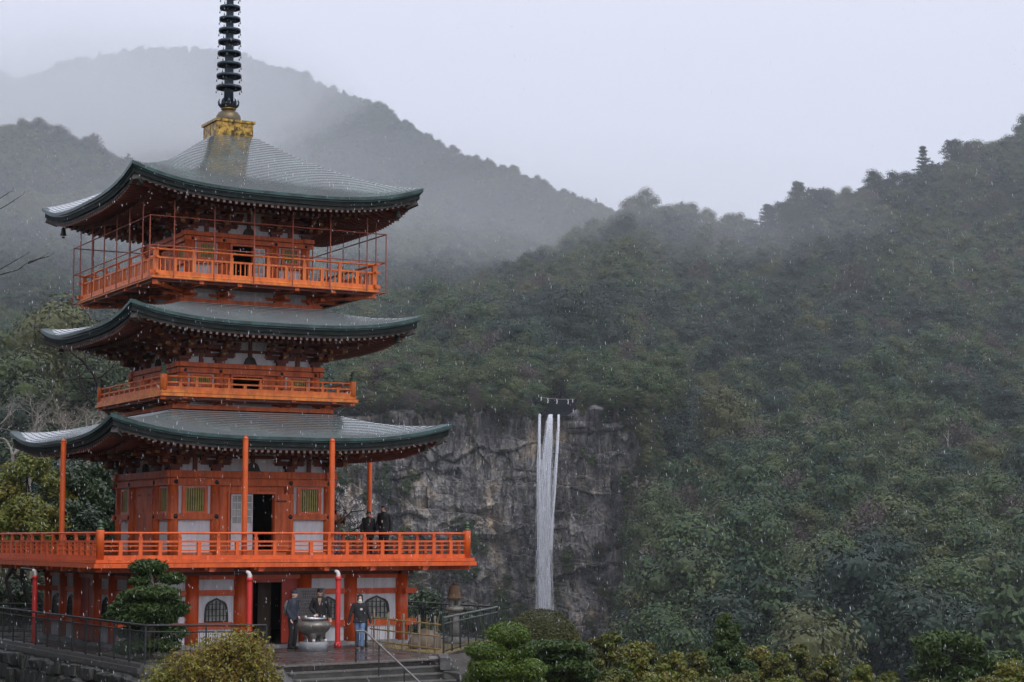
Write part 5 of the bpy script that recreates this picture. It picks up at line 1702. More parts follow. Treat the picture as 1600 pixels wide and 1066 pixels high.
for (x, y) in ((-.10, -.33), (.32, -.18)):
    mb = MB(); mb.lathe([(.045, 0), (.045, .08), (0, .08)], 10, (x, y, .276)); mb.build('cup', M_cap, ib)

# ------------------------------------------------------------------ sign board
M_sign = mat('weathered_sign_board', (.17, .16, .155), .6, col2=(.24, .225, .22), scale=2.5)
M_ink = mat('sign_ink', (.03, .028, .03), .7)
sp_ = Vector(P2W(1.17, -4.86))
sg = empty('sign_board', (sp_.x, sp_.y, 0), R(20)); tag(sg, 'grey board with rows of dark writing standing between the doorway and the burner', 'sign')
mb = MB(); mb.box(-.46, .46, -.03, .02, .75, 1.83); mb.build('board', M_sign, sg)
for s_ in (-.4, .4):
    mb = MB(); mb.box(s_ - .03, s_ + .03, .022, .07, 0, 1.8); mb.build('leg', M_bam2, sg)
mb = MB()
rr_ = random.Random(4)
zrow = 1.74
for blk, rows_ in enumerate((3, 2, 3)):
    for q in range(rows_):
        x = -.34 + (.05 if q else 0) + (.06 if blk == 0 else 0)
        n_ = 8 if blk == 0 else 10
        for k in range(n_ - rr_.randint(0, 3)):
            cx_ = x + k * .07
            if cx_ > .40: break
            for st in range(4):      # each character: a few short strokes
                if rr_.random() < .55: mb.box(cx_ - .024, cx_ + .024, -.034, -.0305, zrow - .012 * st - .004, zrow - .012 * st + .001)
                else: 
                    xx = cx_ + rr_.uniform(-.02, .02); mb.box(xx - .004, xx + .004, -.0355, -.0302, zrow - .045, zrow + .005)
        zrow -= .085
    mb.box(-.42, .42, -.0345, -.0301, zrow + .018, zrow + .024)
    zrow -= .05
wr_ = mb.build('writing', M_ink, sg); wr_['kind'] = 'stuff'

# ------------------------------------------------------------------ handrail of the steps
M_ss = mat('brushed_steel', (.24, .22, .21), .32, .9)
hb = gp(556, 1035)
hr_ = empty('handrail', (hb.x, hb.y, 0)); tag(hr_, 'steel handrail on black posts running down the middle of the steps', 'handrail')
top = Vector((0, 0, .86))
e1 = Vector((.26, -.02, .84))
dn = Vector((nS.x, nS.y, -.47)).normalized()
pts_ = [top, Vector((.13, 0, .86)), e1, e1 + dn * .5, e1 + dn * 4.6]
mb = MB(); mb.tube(pts_, .027, 10); mb.build('rail', M_ss, hr_)
mb = MB(); mb.tube([(0, 0, 0), (0, 0, .86)], .026, 8); mb.build('post', M_fen, hr_)
for s_ in (.75, 2.1, 3.4):
    p = e1 + dn * s_; mb = MB(); mb.tube([(p.x, p.y, p.z - .95), (p.x, p.y, p.z)], .017, 8); mb.build('post', M_fen, hr_)
# low stone blocks by the doorway step
mb = MB(); mb.box(-1.0, .9, -5.6, -5.02, -.0, .10); o_ = mb.build('door_step', M_stone, pag)
# ================================================================== PEOPLE
M_skin = mat('skin', (.52, .33, .25), .5)
M_hair = mat('black_hair', (.012, .010, .010), .45)
M_blk = mat('black_cloth', (.010, .010, .012), .8, col2=(.018, .018, .020), scale=12, bump=.3)
M_navy = mat('dark_navy_cloth', (.016, .022, .038), .7, col2=(.028, .034, .05), scale=10, bump=.3)
M_jean = mat('blue_jeans', (.07, .13, .24), .8, col2=(.14, .22, .36), scale=9, bump=.2)
M_gjean = mat('grey_jeans', (.12, .13, .16), .8, col2=(.20, .21, .25), scale=9)
M_brn = mat('brown_jacket', (.17, .075, .025), .7, col2=(.10, .05, .02), scale=6, bump=.3)
M_scarf = mat('cream_scarf', (.70, .66, .60), .8)
M_tan = mat('tan_shirt', (.34, .24, .16), .8)
M_shoe = mat('dark_shoes', (.015, .014, .013), .5)
M_eye = mat('eye', (.01, .01, .01), .2)

def solid(name, mb, mats, vox, parent=None, smooth=3):
    """fuse overlapping volumes into one continuous skin"""
    o_ = mb.build('tmp', mats)
    md = o_.modifiers.new('r', 'REMESH'); md.mode = 'VOXEL'; md.voxel_size = vox; md.use_smooth_shade = True
    if smooth:
        ms = o_.modifiers.new('s', 'SMOOTH'); ms.factor = .5; ms.iterations = smooth
    dg = bpy.context.evaluated_depsgraph_get(); dg.update()
    me = bpy.data.meshes.new_from_object(o_.evaluated_get(dg)); me.name = name
    if not me.materials: me.materials.append(mats if not isinstance(mats, list) else mats[0])
    bpy.data.objects.remove(o_)
    o2 = bpy.data.objects.new(name, me)
    return link(o2, parent)

def cap(mb, p0, p1, r0, r1, n=12, fx=1.0):
    """tapered limb with round ends"""
    p0, p1 = Vector(p0), Vector(p1)
    d = (p1 - p0); L_ = d.length
    d = d / L_ if L_ > 1e-6 else Vector((0, 0, 1))
    pts, rs = [], []
    for a in (90, 60, 30): pts.append(p0 - d * r0 * math.sin(R(a))); rs.append(max(.0015, r0 * math.cos(R(a))))
    pts.append(p0); rs.append(r0); pts.append(p1); rs.append(r1)
    for a in (30, 60, 90): pts.append(p1 + d * r1 * math.sin(R(a))); rs.append(max(.0015, r1 * math.cos(R(a))))
    mb.tube(pts, rs, n)
def ell(mb, c, r, n=16, m_=10, rot=None):
    vs, fs = [], []
    for i in range(m_ + 1):
        th = PI * i / m_
        for k in range(n):
            a = 2 * PI * k / n
            v = Vector((max(math.sin(th), .002) * math.cos(a) * r[0], max(math.sin(th), .002) * math.sin(a) * r[1], math.cos(th) * r[2]))
            if rot: v = rot @ v
            vs.append(v + Vector(c))
    for i in range(m_):
        for k in range(n): fs.append((i * n + k, (i + 1) * n + k, (i + 1) * n + (k + 1) % n, i * n + (k + 1) % n))
    fs.append(tuple(range(n - 1, -1, -1))[::-1]); fs.append(tuple(m_ * n + k for k in range(n))[::-1])
    mb.add(vs, fs)

def person(pos, face, label, h=1.72, lean=0.0, head_yaw=0, head_pitch=0, arms=None, legs=None, coat=M_blk, coat_len=.80, trousers=M_blk, hair='short',
           width=1.0, extras=None, coat_flare=.0, gloves=None, hood=None):
    """built facing -y; face = heading of the chest (0 looks at the camera side), metres for a 1.72 m figure"""
    k_ = h / 1.72
    arms = arms or {}
    legs = legs or {}
    HL = {-1: Vector((-.095, 0, .90)), 1: Vector((.095, 0, .90))}
    KN = {s_: Vector(legs.get(('k', s_), (s_ * .105, -.025, .49))) for s_ in (-1, 1)}
    AN = {s_: Vector(legs.get(('a', s_), (s_ * .11, .02, .085))) for s_ in (-1, 1)}
    Lr = Matrix.Rotation(R(lean), 3, 'X')                          # leaning forward turns about the hips
    def T(v):
        v = Vector(v) - Vector((0, 0, .95)); return Lr @ v + Vector((0, 0, .95))
    SH = {s_: T((s_ * .175 * width, .01, 1.395)) for s_ in (-1, 1)}
    EL = {s_: T(arms.get(('e', s_), (s_ * .235 * width, .03, 1.12))) for s_ in (-1, 1)}
    WR = {s_: T(arms.get(('w', s_), (s_ * .245 * width, -.03, .865))) for s_ in (-1, 1)}
    hc = T((0, -.015, 1.60))
    HR = Matrix.Rotation(R(head_yaw), 3, 'Z') @ Matrix.Rotation(R(head_pitch), 3, 'X')
    mb = MB()
    # trunk, neck, head with face
    for z, rx, ry in ((.93, .155, .105), (1.06, .135, .095), (1.20, .140, .100), (1.31, .140, .095), (1.38, .105, .078)):
        ell(mb, T((0, 0, z)), (rx * width, ry, .11))
    cap(mb, T((0, .01, 1.40)), T((0, -.005, 1.53)), .062, .055)
    ell(mb, hc + HR @ Vector((0, .008, .018)), (.082, .100, .108), 20, 14, HR)
    ell(mb, hc + HR @ Vector((0, -.030, -.050)), (.055, .058, .062), 14, 10, HR)
    ell(mb, hc + HR @ Vector((0, -.094, -.018)), (.013, .020, .022), 10, 8, HR)       # nose
    ell(mb, hc + HR @ Vector((0, -.078, .018)), (.048, .014, .010), 10, 6, HR)        # brow
    ell(mb, hc + HR @ Vector((0, -.082, -.058)), (.024, .010, .008), 10, 6, HR)       # lips
    for s_ in (-1, 1): ell(mb, hc + HR @ Vector((s_ * .078, .01, -.008)), (.012, .022, .032), 10, 8, HR)
    for s_ in (-1, 1):
        cap(mb, SH[s_], EL[s_], .050, .042); cap(mb, EL[s_], WR[s_], .041, .027)
        cap(mb, HL[s_], KN[s_], .082, .056); cap(mb, KN[s_], AN[s_], .054, .038)
        cap(mb, AN[s_] + Vector((0, .02, -.03)), AN[s_] + Vector((s_ * .01, -.12, -.055)), .036, .030)
        # hand: palm, four fingers slightly curled, thumb from the side of the palm
        fd = (WR[s_] - EL[s_]).normalized()
        sd_ = Vector((1, 0, 0)) - fd * fd.x
        sd_ = sd_.normalized() if sd_.length > .2 else Vector((0, 1, 0))
        cu = fd.cross(sd_).normalized()
        if cu.y > 0: cu = -cu
        wv = cu.cross(fd).normalized()
        pc = WR[s_] + fd * .050
        Mx = Matrix((wv * 1.0, cu, fd)).transposed()
        ell(mb, pc, (.036, .015, .048), 10, 8, Mx)
        for q, (off, ln_) in enumerate(((-.027, .062), (-.009, .074), (.009, .070), (.027, .054))):
            b0 = pc + wv * off * 1.05 + fd * .040
            m0 = b0 + fd * ln_ * .55 + cu * .008; t0 = m0 + (fd * .8 + cu * .6).normalized() * ln_ * .5
            cap(mb, b0, m0, .0088, .0082, 7); cap(mb, m0, t0, .0080, .0068, 7)
        tb = pc - wv * s_ * .030 - fd * .012
        t1 = tb + (fd * .6 - wv * s_ * .75 + cu * .3).normalized() * .036; cap(mb, tb, t1, .011, .010, 7); cap(mb, t1, t1 + (fd * .9 + cu * .35).normalized() * .030, .0095, .008, 7)
    body = solid('person', mb, M_skin, .0085, None, 2)
    body.location = pos; body.rotation_euler = (0, 0, R(face)); body.scale = (k_, k_, k_)
    tag(body, label, 'person')
    for s_ in (-1, 1):
        mb = MB(); ell(mb, hc + HR @ Vector((s_ * .031, -.084, .000)), (.011, .006, .006), 8, 6, HR); mb.build('eye', M_eye, body)
    # trousers
    mb = MB()
    ell(mb, (0, 0, .95), (.172 * width, .125, .12))
    for s_ in (-1, 1):
        cap(mb, HL[s_] + Vector((0, 0, -.02)), KN[s_], .100, .075); cap(mb, KN[s_], AN[s_] + Vector((0, 0, .02)), .074, .064)
    solid('trousers', mb, trousers, .013, body)
    # shoes
    for s_ in (-1, 1):
        mb = MB(); cap(mb, AN[s_] + Vector((0, .03, -.035)), AN[s_] + Vector((s_ * .012, -.15, -.050)), .047, .037); cap(mb, AN[s_], AN[s_] + Vector((0, 0, -.03)), .048, .045)
        mb.box(AN[s_].x - .042, AN[s_].x + .046, AN[s_].y - .17, AN[s_].y + .07, AN[s_].z - .085, AN[s_].z - .055)
        solid('shoe', mb, M_shoe, .010, body, 2)
    # coat
    mb = MB()
    secs = []
    top_ = [(.98, .178, .126), (1.08, .176, .126), (1.20, .184, .130), (1.30, .190, .128), (1.36, .178, .118), (1.405, .145, .104), (1.445, .100, .088), (1.485, .078, .080), (1.505, .066, .068)]
    zz = coat_len
    f_ = 1 + coat_flare
    low = [(coat_len, .186 * f_, .136 * f_), ((coat_len + .96) / 2, .182 * (1 + coat_flare * .5), .132)]
    for z, rx, ry in low + top_:
        c_ = T((0, 0, z)) if z > .93 else Vector((0, 0, z)) + (T((0, 0, .93)) - Vector((0, 0, .93)))
        secs.append((c_, rx * width if z < 1.42 else rx, ry))
    n_ = 24; vs, fs = [], []
    for c_, rx, ry in secs:
        for k in range(n_):
            a_ = 2 * PI * k / n_; fold = 1 + .035 * math.sin(a_ * 5 + c_.z * 9) * (1 if c_.z < 1.1 else .3)
            vs.append((c_.x + rx * fold * math.cos(a_), c_.y + ry * fold * math.sin(a_), c_.z))
    for i in range(len(secs) - 1):
        for k in range(n_): fs.append((i * n_ + k, i * n_ + (k + 1) % n_, (i + 1) * n_ + (k + 1) % n_, (i + 1) * n_ + k))
    fs.append(tuple(range(n_ - 1, -1, -1))); fs.append(tuple((len(secs) - 1) * n_ + k for k in range(n_)))
    mb.add(vs, fs)
    for s_ in (-1, 1):
        cap(mb, T((0, .01, 1.42)), SH[s_], .055, .062); cap(mb, SH[s_], EL[s_], .066, .058); cap(mb, EL[s_], WR[s_] - (WR[s_] - EL[s_]).normalized() * .01, .060, .047)
    ct = solid('coat', mb, coat, .013, body, 2)
    # crumple the cloth a little
    co = np.empty(len(ct.data.vertices) * 3, np.float32); ct.data.vertices.foreach_get('co', co); co = co.reshape(-1, 3)
    co += (np.stack([fbm(co[:, 0] * 11 + q, co[:, 1] * 11, co[:, 2] * 5 + co[:, 0] * 4, 3) for q in (1., 5., 9.)], 1) * .016).astype(np.float32)
    ct.data.vertices.foreach_set('co', co.ravel()); ct.data.update()
    # hair / hood
    mb = MB()
    if hair in ('short', 'long', 'fringe'):
        ell(mb, hc + HR @ Vector((0, .020, .038)), (.086, .098, .098), 18, 12, HR)
        ell(mb, hc + HR @ Vector((0, .055, -.010)), (.078, .060, .085), 16, 10, HR)
        ell(mb, hc + HR @ Vector((.02, -.055, .082)), (.062, .040, .028), 12, 8, HR)
        if hair == 'fringe':
            ell(mb, hc + HR @ Vector((0, -.072, .058)), (.070, .026, .030), 12, 8, HR)
            for s_ in (-1, 1): ell(mb, hc + HR @ Vector((s_ * .074, -.01, .02)), (.020, .050, .055), 10, 8, HR)
        if hair == 'long':
            for s_ in (-1, 1): ell(mb, hc + HR @ Vector((s_ * .070, .02, -.02)), (.026, .055, .10), 10, 8, HR)
            cap(mb, hc + HR @ Vector((0, .07, .0)), T((0, .115, 1.38)), .075, .060)
        o_ = solid('hair', mb, M_hair, .010, body, 1)
        n_ = len(o_.data.vertices); co = np.empty(n_ * 3, np.float32); o_.data.vertices.foreach_get('co', co); co = co.reshape(-1, 3)
        co += (np.stack([fbm(co[:, 0] * 30 + q, co[:, 1] * 30, co[:, 2] * 30, 2) for q in (1., 5., 9.)], 1) * .010).astype(np.float32)
        o_.data.vertices.foreach_set('co', co.ravel()); o_.data.update()
    elif hair == 'hat':
        ell(mb, hc + HR @ Vector((0, .012, .055)), (.088, .104, .085), 18, 12, HR); ell(mb, hc + HR @ Vector((0, .045, .0)), (.080, .068, .085), 14, 10, HR)
        solid('knit_hat', mb, hood or M_navy, .010, body, 2)
    elif hair == 'hood':
        ell(mb, hc + HR @ Vector((0, .022, .042)), (.102, .108, .112), 18, 12, HR); ell(mb, hc + HR @ Vector((0, .045, -.06)), (.092, .080, .11), 14, 10, HR)
        for s_ in (-1, 1): ell(mb, hc + HR @ Vector((s_ * .076, -.030, -.02)), (.024, .050, .100), 10, 8, HR)
        solid('hood', mb, hood or coat, .010, body, 2)
    if gloves:
        for s_ in (-1, 1):
            fd = (WR[s_] - EL[s_]).normalized()
            mb = MB(); cap(mb, WR[s_] - fd * .02, WR[s_] + fd * .075, .038, .036); cap(mb, WR[s_] + fd * .07, WR[s_] + fd * .13 + Vector((0, -.015, 0)), .034, .020)
            cap(mb, WR[s_] + fd * .03, WR[s_] + fd * .06 + Vector((-s_ * .045, -.02, 0)), .018, .014)
            solid('glove', mb, gloves, .010, body, 1)
    if extras: extras(body, T, hc, HR, EL, WR)
    return body

def ex_walker(b_, T, hc, HR, EL, WR):
    mb = MB(); ell(mb, hc + HR @ Vector((0, -.055, -.075)), (.062, .050, .052), 14, 8, HR); ell(mb, T((0, -.03, 1.475)), (.080, .075, .05)); solid('scarf', mb, M_scarf, .011, b_, 2)
    mb = MB(); ell(mb, T((.035, -.137, 1.25)), (.045, .008, .036)); mb.build('badge', M_cap, b_)
def ex_pack(b_, T, hc, HR, EL, WR):
    mb = MB(); ell(mb, T((0, .20, 1.20)), (.15, .10, .22)); ell(mb, T((0, .25, 1.08)), (.12, .07, .12)); solid('backpack', mb, mat('grey_backpack', (.10, .105, .10), .7, col2=(.20, .20, .19), scale=8), .012, b_, 2)
def ex_shirt(b_, T, hc, HR, EL, WR):
    mb = MB()
    p_ = [T((-.055, -.098, 1.46)), T((.055, -.098, 1.46)), T((.012, -.140, 1.26)), T((-.012, -.140, 1.26)), T((-.055, -.06, 1.46)), T((.055, -.06, 1.46)), T((.012, -.10, 1.26)), T((-.012, -.10, 1.26))]
    mb.add([tuple(q) for q in p_], [(0, 1, 2, 3), (7, 6, 5, 4), (0, 4, 5, 1), (1, 5, 6, 2), (2, 6, 7, 3), (3, 7, 4, 0)]); mb.build('shirt', M_tan, b_)
def ex_badge(b_, T, hc, HR, EL, WR):
    mb = MB(); mb.cbox(T((-.01, -.150, 1.17)), (.040, .012, .085)); mb.build('badge', M_cap, b_)
def ex_phone(b_, T, hc, HR, EL, WR):
    c_ = (WR[-1] + WR[1]) / 2 + Vector((0, -.10, .05)); mb = MB(); mb.cbox(c_, (.15, .012, .075)); mb.build('phone', M_eye, b_)
def ex_collar(b_, T, hc, HR, EL, WR):
    mb = MB(); ell(mb, T((.03, -.118, 1.33)), (.028, .02, .10)); solid('scarf', mb, M_tan, .011, b_, 1)

g1, g2, g3 = gp(457, 1014), gp(499, 1012), gp(562, 1013)
person(g1, 62, 'man in dark navy jacket, knit hat and backpack by the doorway', 1.80, lean=3, head_pitch=10, hair='hat', coat=M_navy, coat_len=.84, trousers=M_blk, extras=ex_pack,
       arms={('e', 1): (.23, .0, 1.13), ('w', 1): (.12, -.13, .98), ('e', -1): (-.23, .05, 1.13), ('w', -1): (-.20, -.05, .90)})
person(g2, 4, 'man in a black jacket with a tan shirt looking down behind the incense burner', 1.84, lean=8, head_pitch=26, head_yaw=4, hair='short', coat=M_blk, coat_len=.86, extras=ex_shirt,
       arms={('e', 1): (.27, .02, 1.13), ('w', 1): (.31, -.06, .90), ('e', -1): (-.27, .02, 1.15), ('w', -1): (-.12, -.20, 1.02)})
person(g3, 8, 'person in a black hooded coat, cream scarf and blue jeans walking towards the steps', 1.66, hair='hood', coat=M_blk, coat_len=.82, coat_flare=.18, trousers=M_jean, gloves=M_blk, extras=ex_walker, width=1.12,
       head_pitch=-2, legs={('k', 1): (.07, -.14, .50), ('a', 1): (.055, -.17, .085), ('k', -1): (-.08, .04, .49), ('a', -1): (-.07, .22, .12)},
       arms={('e', -1): (-.285, .02, 1.14), ('w', -1): (-.345, -.02, .90), ('e', 1): (.275, .03, 1.13), ('w', 1): (.33, -.03, .88)})
ZD = 2.805
p_m, p_l, p_w = P2W(5.42, -.10, ZD), P2W(5.78, -.62, ZD), P2W(4.62, .85, ZD)
person(p_l, -18, 'taller man on the first balcony, black coat with a white badge', 1.76, head_yaw=-16, head_pitch=-3, hair='fringe', coat=M_blk, coat_len=.62, extras=ex_badge, width=1.06)
person(p_m, 12, 'shorter man in a black coat before the orange post on the balcony', 1.57, head_yaw=10, head_pitch=10, hair='fringe', coat=M_blk, coat_len=.66, extras=ex_collar, coat_flare=.1, width=1.12)
person(p_w, 58, 'woman with long dark hair in a brown jacket raising her hands, beside the pagoda wall', 1.60, head_pitch=-10, head_yaw=6, hair='long', coat=M_brn, coat_len=.92, trousers=M_gjean, extras=ex_phone,
       arms={('e', 1): (.22, -.20, 1.22), ('w', 1): (.07, -.32, 1.42), ('e', -1): (-.22, -.20, 1.22), ('w', -1): (-.07, -.32, 1.42)})
# ================================================================== PLANTS NEAR THE TERRACE
LP = {
 'pine': leaf_mat('pine_needles', [(.012, .028, .007), (.030, .060, .012), (.060, .095, .020), (.022, .045, .012)], .5, .2),
 'pod': leaf_mat('clipped_leaves', [(.020, .040, .007), (.055, .098, .012), (.11, .165, .020), (.032, .062, .010)], .45, .25),
 'dome': leaf_mat('dome_leaves', [(.026, .036, .008), (.055, .060, .012), (.090, .080, .016), (.040, .055, .012)], .5, .2),
 'ygr': leaf_mat('yellow_green_leaves', [(.035, .060, .010), (.085, .115, .016), (.18, .19, .028), (.10, .075, .016), (.27, .26, .04)], .45, .25),
 'byg': leaf_mat('lime_leaves', [(.045, .060, .010), (.11, .12, .018), (.25, .23, .035), (.15, .075, .018), (.38, .34, .06)], .45, .25),
 'bush': leaf_mat('bush_leaves', [(.024, .048, .010), (.055, .080, .013), (.11, .12, .018), (.11, .085, .020), (.040, .070, .014)], .5, .2),
 'dk': leaf_mat('dark_green_leaves', [(.010, .022, .008), (.018, .038, .012), (.034, .058, .020), (.060, .090, .040)], .28, .12),
 'blos': leaf_mat('white_blossom', [(.75, .72, .70), (.80, .72, .72), (.62, .58, .50)], .6, .3),
 'yel': leaf_mat('golden_leaves', [(.16, .11, .02), (.24, .16, .03), (.10, .08, .02)], .5, .2),
}
M_twig = mat('pale_wet_twig', (.13, .11, .09), .6, col2=(.24, .21, .18), scale=8)
M_dtw = mat('dark_wet_branch', (.012, .010, .009), .8, col2=(.03, .026, .023), scale=8, spec=.15)
pg = np.random.default_rng(21)

def plant(name, label, cat, base, group=None):
    o_ = empty(name, base); tag(o_, label, cat, group); return o_
def crown_part(par, clumps, n, size, mk, name='crown', **kw):
    """clumps in world coordinates"""
    o0 = par.location
    cl = [(c_[0] - o0.x, c_[1] - o0.y, c_[2] - o0.z, c_[3], c_[4], c_[5]) for c_ in clumps]
    v, f, tt = leaf_cloud(cl, n, size, rg=pg, **kw)
    return link(bpy.data.objects.new(name, np_mesh(name, v, f, LP[mk], tint=tt)), par)
def limb(mb, p0, p1, r0, r1, wob=.06, n=5, rg=random):
    p0, p1 = Vector(p0), Vector(p1); L_ = (p1 - p0).length
    pts, rs = [], []
    for i in range(n + 1):
        u_ = i / n
        q = p0.lerp(p1, u_)
        if 0 < i < n: q += Vector((rg.uniform(-1, 1), rg.uniform(-1, 1), rg.uniform(-.6, .6))) * wob * L_
        pts.append(q); rs.append(r0 + (r1 - r0) * u_)
    mb.tube(pts, rs, 7)
    return pts
def trunk_part(par, segs, m_, name='trunk'):
    mb = MB()
    for (a, b_, r0, r1) in segs:
        limb(mb, Vector(a) - par.location, Vector(b_) - par.location, r0, r1, .05)
    return mb.build(name, m_, par)
def pad(px, py, w_, h_, Y, dy=0.0, dep=.8):
    """a flat foliage pad: centre bearing, width and height in photo pixels, distance"""
    c_ = at(px, py, Y + dy); k_ = Y / FPX
    return (c_.x, c_.y, c_.z, w_ * k_ / 2, w_ * k_ / 2 * dep, h_ * k_ / 2)

# cloud-pruned pine behind the left fence
Y = 55.3
base = gp(236, 1034); base.z = 0
pine = plant('pine_tree', 'cloud-pruned garden pine in front of the left ground-storey corner, behind the black fence', 'tree', (base.x, base.y, 0))
pads = [(232, 886, 58, 24), (268, 903, 42, 18), (222, 907, 42, 18), (240, 926, 78, 22), (214, 934, 60, 24), (262, 936, 44, 20), (196, 950, 52, 26), (234, 950, 66, 30), (272, 951, 46, 26),
        (180, 963, 34, 18), (214, 966, 60, 22), (252, 966, 48, 20), (240, 985, 60, 22), (276, 988, 36, 20), (205, 988, 44, 18), (226, 1008, 66, 24), (262, 1008, 40, 22), (196, 1012, 36, 20)]
cl = [pad(a, b_, c_, d_, Y, pg.uniform(-.45, .45)) for a, b_, c_, d_ in pads]
crown_part(pine, cl, 26000, .062, 'pine', shell=(.55, 1.1), up=.7, aspect=2.6, jitter=1.2)
tr = [at(236, 1036, Y), at(230, 1000, Y), at(240, 965, Y), at(232, 930, Y), at(238, 905, Y), at(232, 886, Y)]
trunk_part(pine, [(tr[i], tr[i + 1], .11 - .017 * i, .10 - .017 * i) for i in range(5)] + [(tr[1 + (i % 4)], Vector(c_[:3]), .035, .012) for i, c_ in enumerate(cl)], M_bark)

# yellow-green bush in front of the fence
Y = 48.8
b_ = at(335, 1066, Y)
bush = plant('leafy_bush', 'yellow-green bush with reddish tips in front of the black fence, left of the steps', 'bush', (b_.x, b_.y, -3.2))
cl = []
for (px, py, w_, h_) in [(378, 1000, 56, 36), (352, 1012, 54, 36), (398, 1012, 44, 34), (330, 1022, 60, 40), (372, 1030, 80, 44), (405, 1035, 44, 38), (300, 1038, 60, 44), (340, 1050, 90, 50),
                         (395, 1058, 70, 44), (268, 1052, 60, 44), (250, 1066, 50, 40), (300, 1070, 90, 50), (360, 1080, 110, 50), (420, 1068, 36, 36), (412, 1090, 60, 60), (280, 1100, 120, 60)]:
    cl.append(pad(px, py, w_, h_, Y, pg.uniform(-.4, .4), .9))
crown_part(bush, cl, 17000, .060, 'byg', shell=(.25, 1.5), up=.5, aspect=1.7, jitter=1.6, core=False)
mb = MB(); rg_ = random.Random(5)
for i in range(60):
    c_ = Vector(cl[i % len(cl)][:3]) - bush.location
    limb(mb, (rg_.uniform(-.3, .3), rg_.uniform(-.3, .3), rg_.uniform(0, 1.2)), c_ + Vector((rg_.uniform(-.4, .4), rg_.uniform(-.3, .3), rg_.uniform(-.1, .4))), .014, .004, .05, 4, rg_)
mb.build('stems', M_twig, bush)['kind'] = 'stuff'

# cloud-pruned shrub right of the steps
Y = 52.0
b_ = at(785, 1066, Y)
sh = plant('topiary_shrub', 'bright green shrub clipped into rounded tiers, right of the steps', 'shrub', (b_.x, b_.y, -4.0))
pads = [(794, 990, 68, 36), (758, 1016, 62, 28), (814, 1015, 48, 30), (790, 1022, 60, 20), (768, 1042, 74, 38), (828, 1046, 52, 34), (800, 1050, 50, 24), (744, 1062, 46, 30), (826, 1070, 56, 30), (786, 1078, 90, 36), (740, 1090, 60, 40), (850, 1086, 60, 36)]
cl = [pad(a, b_, c_, d_, Y, pg.uniform(-.3, .3), .9) for a, b_, c_, d_ in pads]
crown_part(sh, cl, 30000, .050, 'pod', shell=(.80, 1.06), up=.4, aspect=1.2, jitter=1.0)
t0 = at(795, 1100, Y); t1 = at(796, 995, Y)
trunk_part(sh, [((t0.x, t0.y, -4), t1, .10, .05)] + [(t0.lerp(t1, .3 + .06 * i), Vector(c_[:3]), .035, .02) for i, c_ in enumerate(cl[1:9])], M_dtw)
# dome
Y = 61.0
b_ = at(848, 1000, Y)
dm = plant('dome_shrub', 'dark olive shrub clipped to a smooth dome in front of the foot of the waterfall', 'shrub', (b_.x, b_.y, -4.8))
cl = [pad(846, 998, 112, 90, Y, 0, .9), pad(875, 1004, 66, 60, Y, -.1), pad(815, 1004, 66, 58, Y, .2)]
crown_part(dm, cl, 26000, .050, 'dome', shell=(.93, 1.03), up=.2, aspect=1.2, jitter=.8)
trunk_part(dm, [((b_.x, b_.y, -4.8), b_, .12, .09)], M_dtw)
# pine with flat layers below it
Y = 56.0
b_ = at(866, 1066, Y)
p2 = plant('pine_tree', 'small pine with flat dark layers below the clipped dome, right of the tiered shrub', 'tree', (b_.x, b_.y, -4.6))
pads = [(858, 1008, 70, 16), (896, 1010, 50, 16), (880, 1024, 76, 20), (912, 1024, 36, 16), (852, 1030, 34, 12), (896, 1040, 60, 18), (848, 1044, 40, 12), (914, 1052, 44, 20), (872, 1058, 60, 16), (895, 1068, 70, 20), (850, 1068, 40, 14)]
cl = [pad(a, b_, c_, d_, Y, pg.uniform(-.4, .4)) for a, b_, c_, d_ in pads]
crown_part(p2, cl, 17000, .062, 'pine', shell=(.5, 1.12), up=.7, aspect=2.6, jitter=1.2)
t0 = at(866, 1068, Y); t1 = at(870, 1015, Y)
trunk_part(p2, [((t0.x, t0.y, -4.6), t0, .12, .10), (t0, t1, .10, .05)] + [(t0.lerp(t1, .1 + .08 * i), Vector(c_[:3]), .03, .015) for i, c_ in enumerate(cl)], M_dtw)

# the row of garden trees along the bottom, right of the dome
def bushy(name, label, cat, px, py, w_, h_, Y, mk, n, size, group=None, cone=False, seed=0, core=True):
    """top bearing (px, py), photo width and height of the visible crown"""
    rg_ = np.random.default_rng(seed + 70)
    k_ = Y / FPX
    c_ = at(px, py, Y); W_, H_ = w_ * k_ / 2, max(h_ * k_, 1.6)
    par = plant(name, label, cat, (c_.x, c_.y, float(ground_z(c_.x, c_.y)) - .1), group)
    cl = []
    for i in range(18):
        u_ = (i + .3) / 18
        pr = (u_ if cone else math.sin(PI * min(.92, .12 + u_ * .75))) * W_
        ph = i * 2.4 + rg_.uniform(-.4, .4)
        rr = pr * rg_.uniform(.45, .95)
        s_ = W_ * rg_.uniform(.20, .38) * (.55 + .5 * u_ if cone else 1)
        cl.append((c_.x + rr * math.cos(ph), c_.y + rr * math.sin(ph), c_.z - s_ * .6 - u_ * H_ * .95, s_ * 1.1, s_ * 1.1, s_ * rg_.uniform(.55, .9)))
    cl.append((c_.x, c_.y, c_.z - .28, W_ * .16, W_ * .16, .30))
    crown_part(par, cl, n, size, mk, shell=(.5, 1.2), up=.4, aspect=1.5, jitter=1.2, core=core)
    trunk_part(par, [(tuple(par.location), (c_.x, c_.y, c_.z - .5), .10, .03)] + [((c_.x, c_.y, c_.z - H_ * .9), Vector(q[:3]), .03, .012) for q in cl[::2]], M_dtw)
    return par
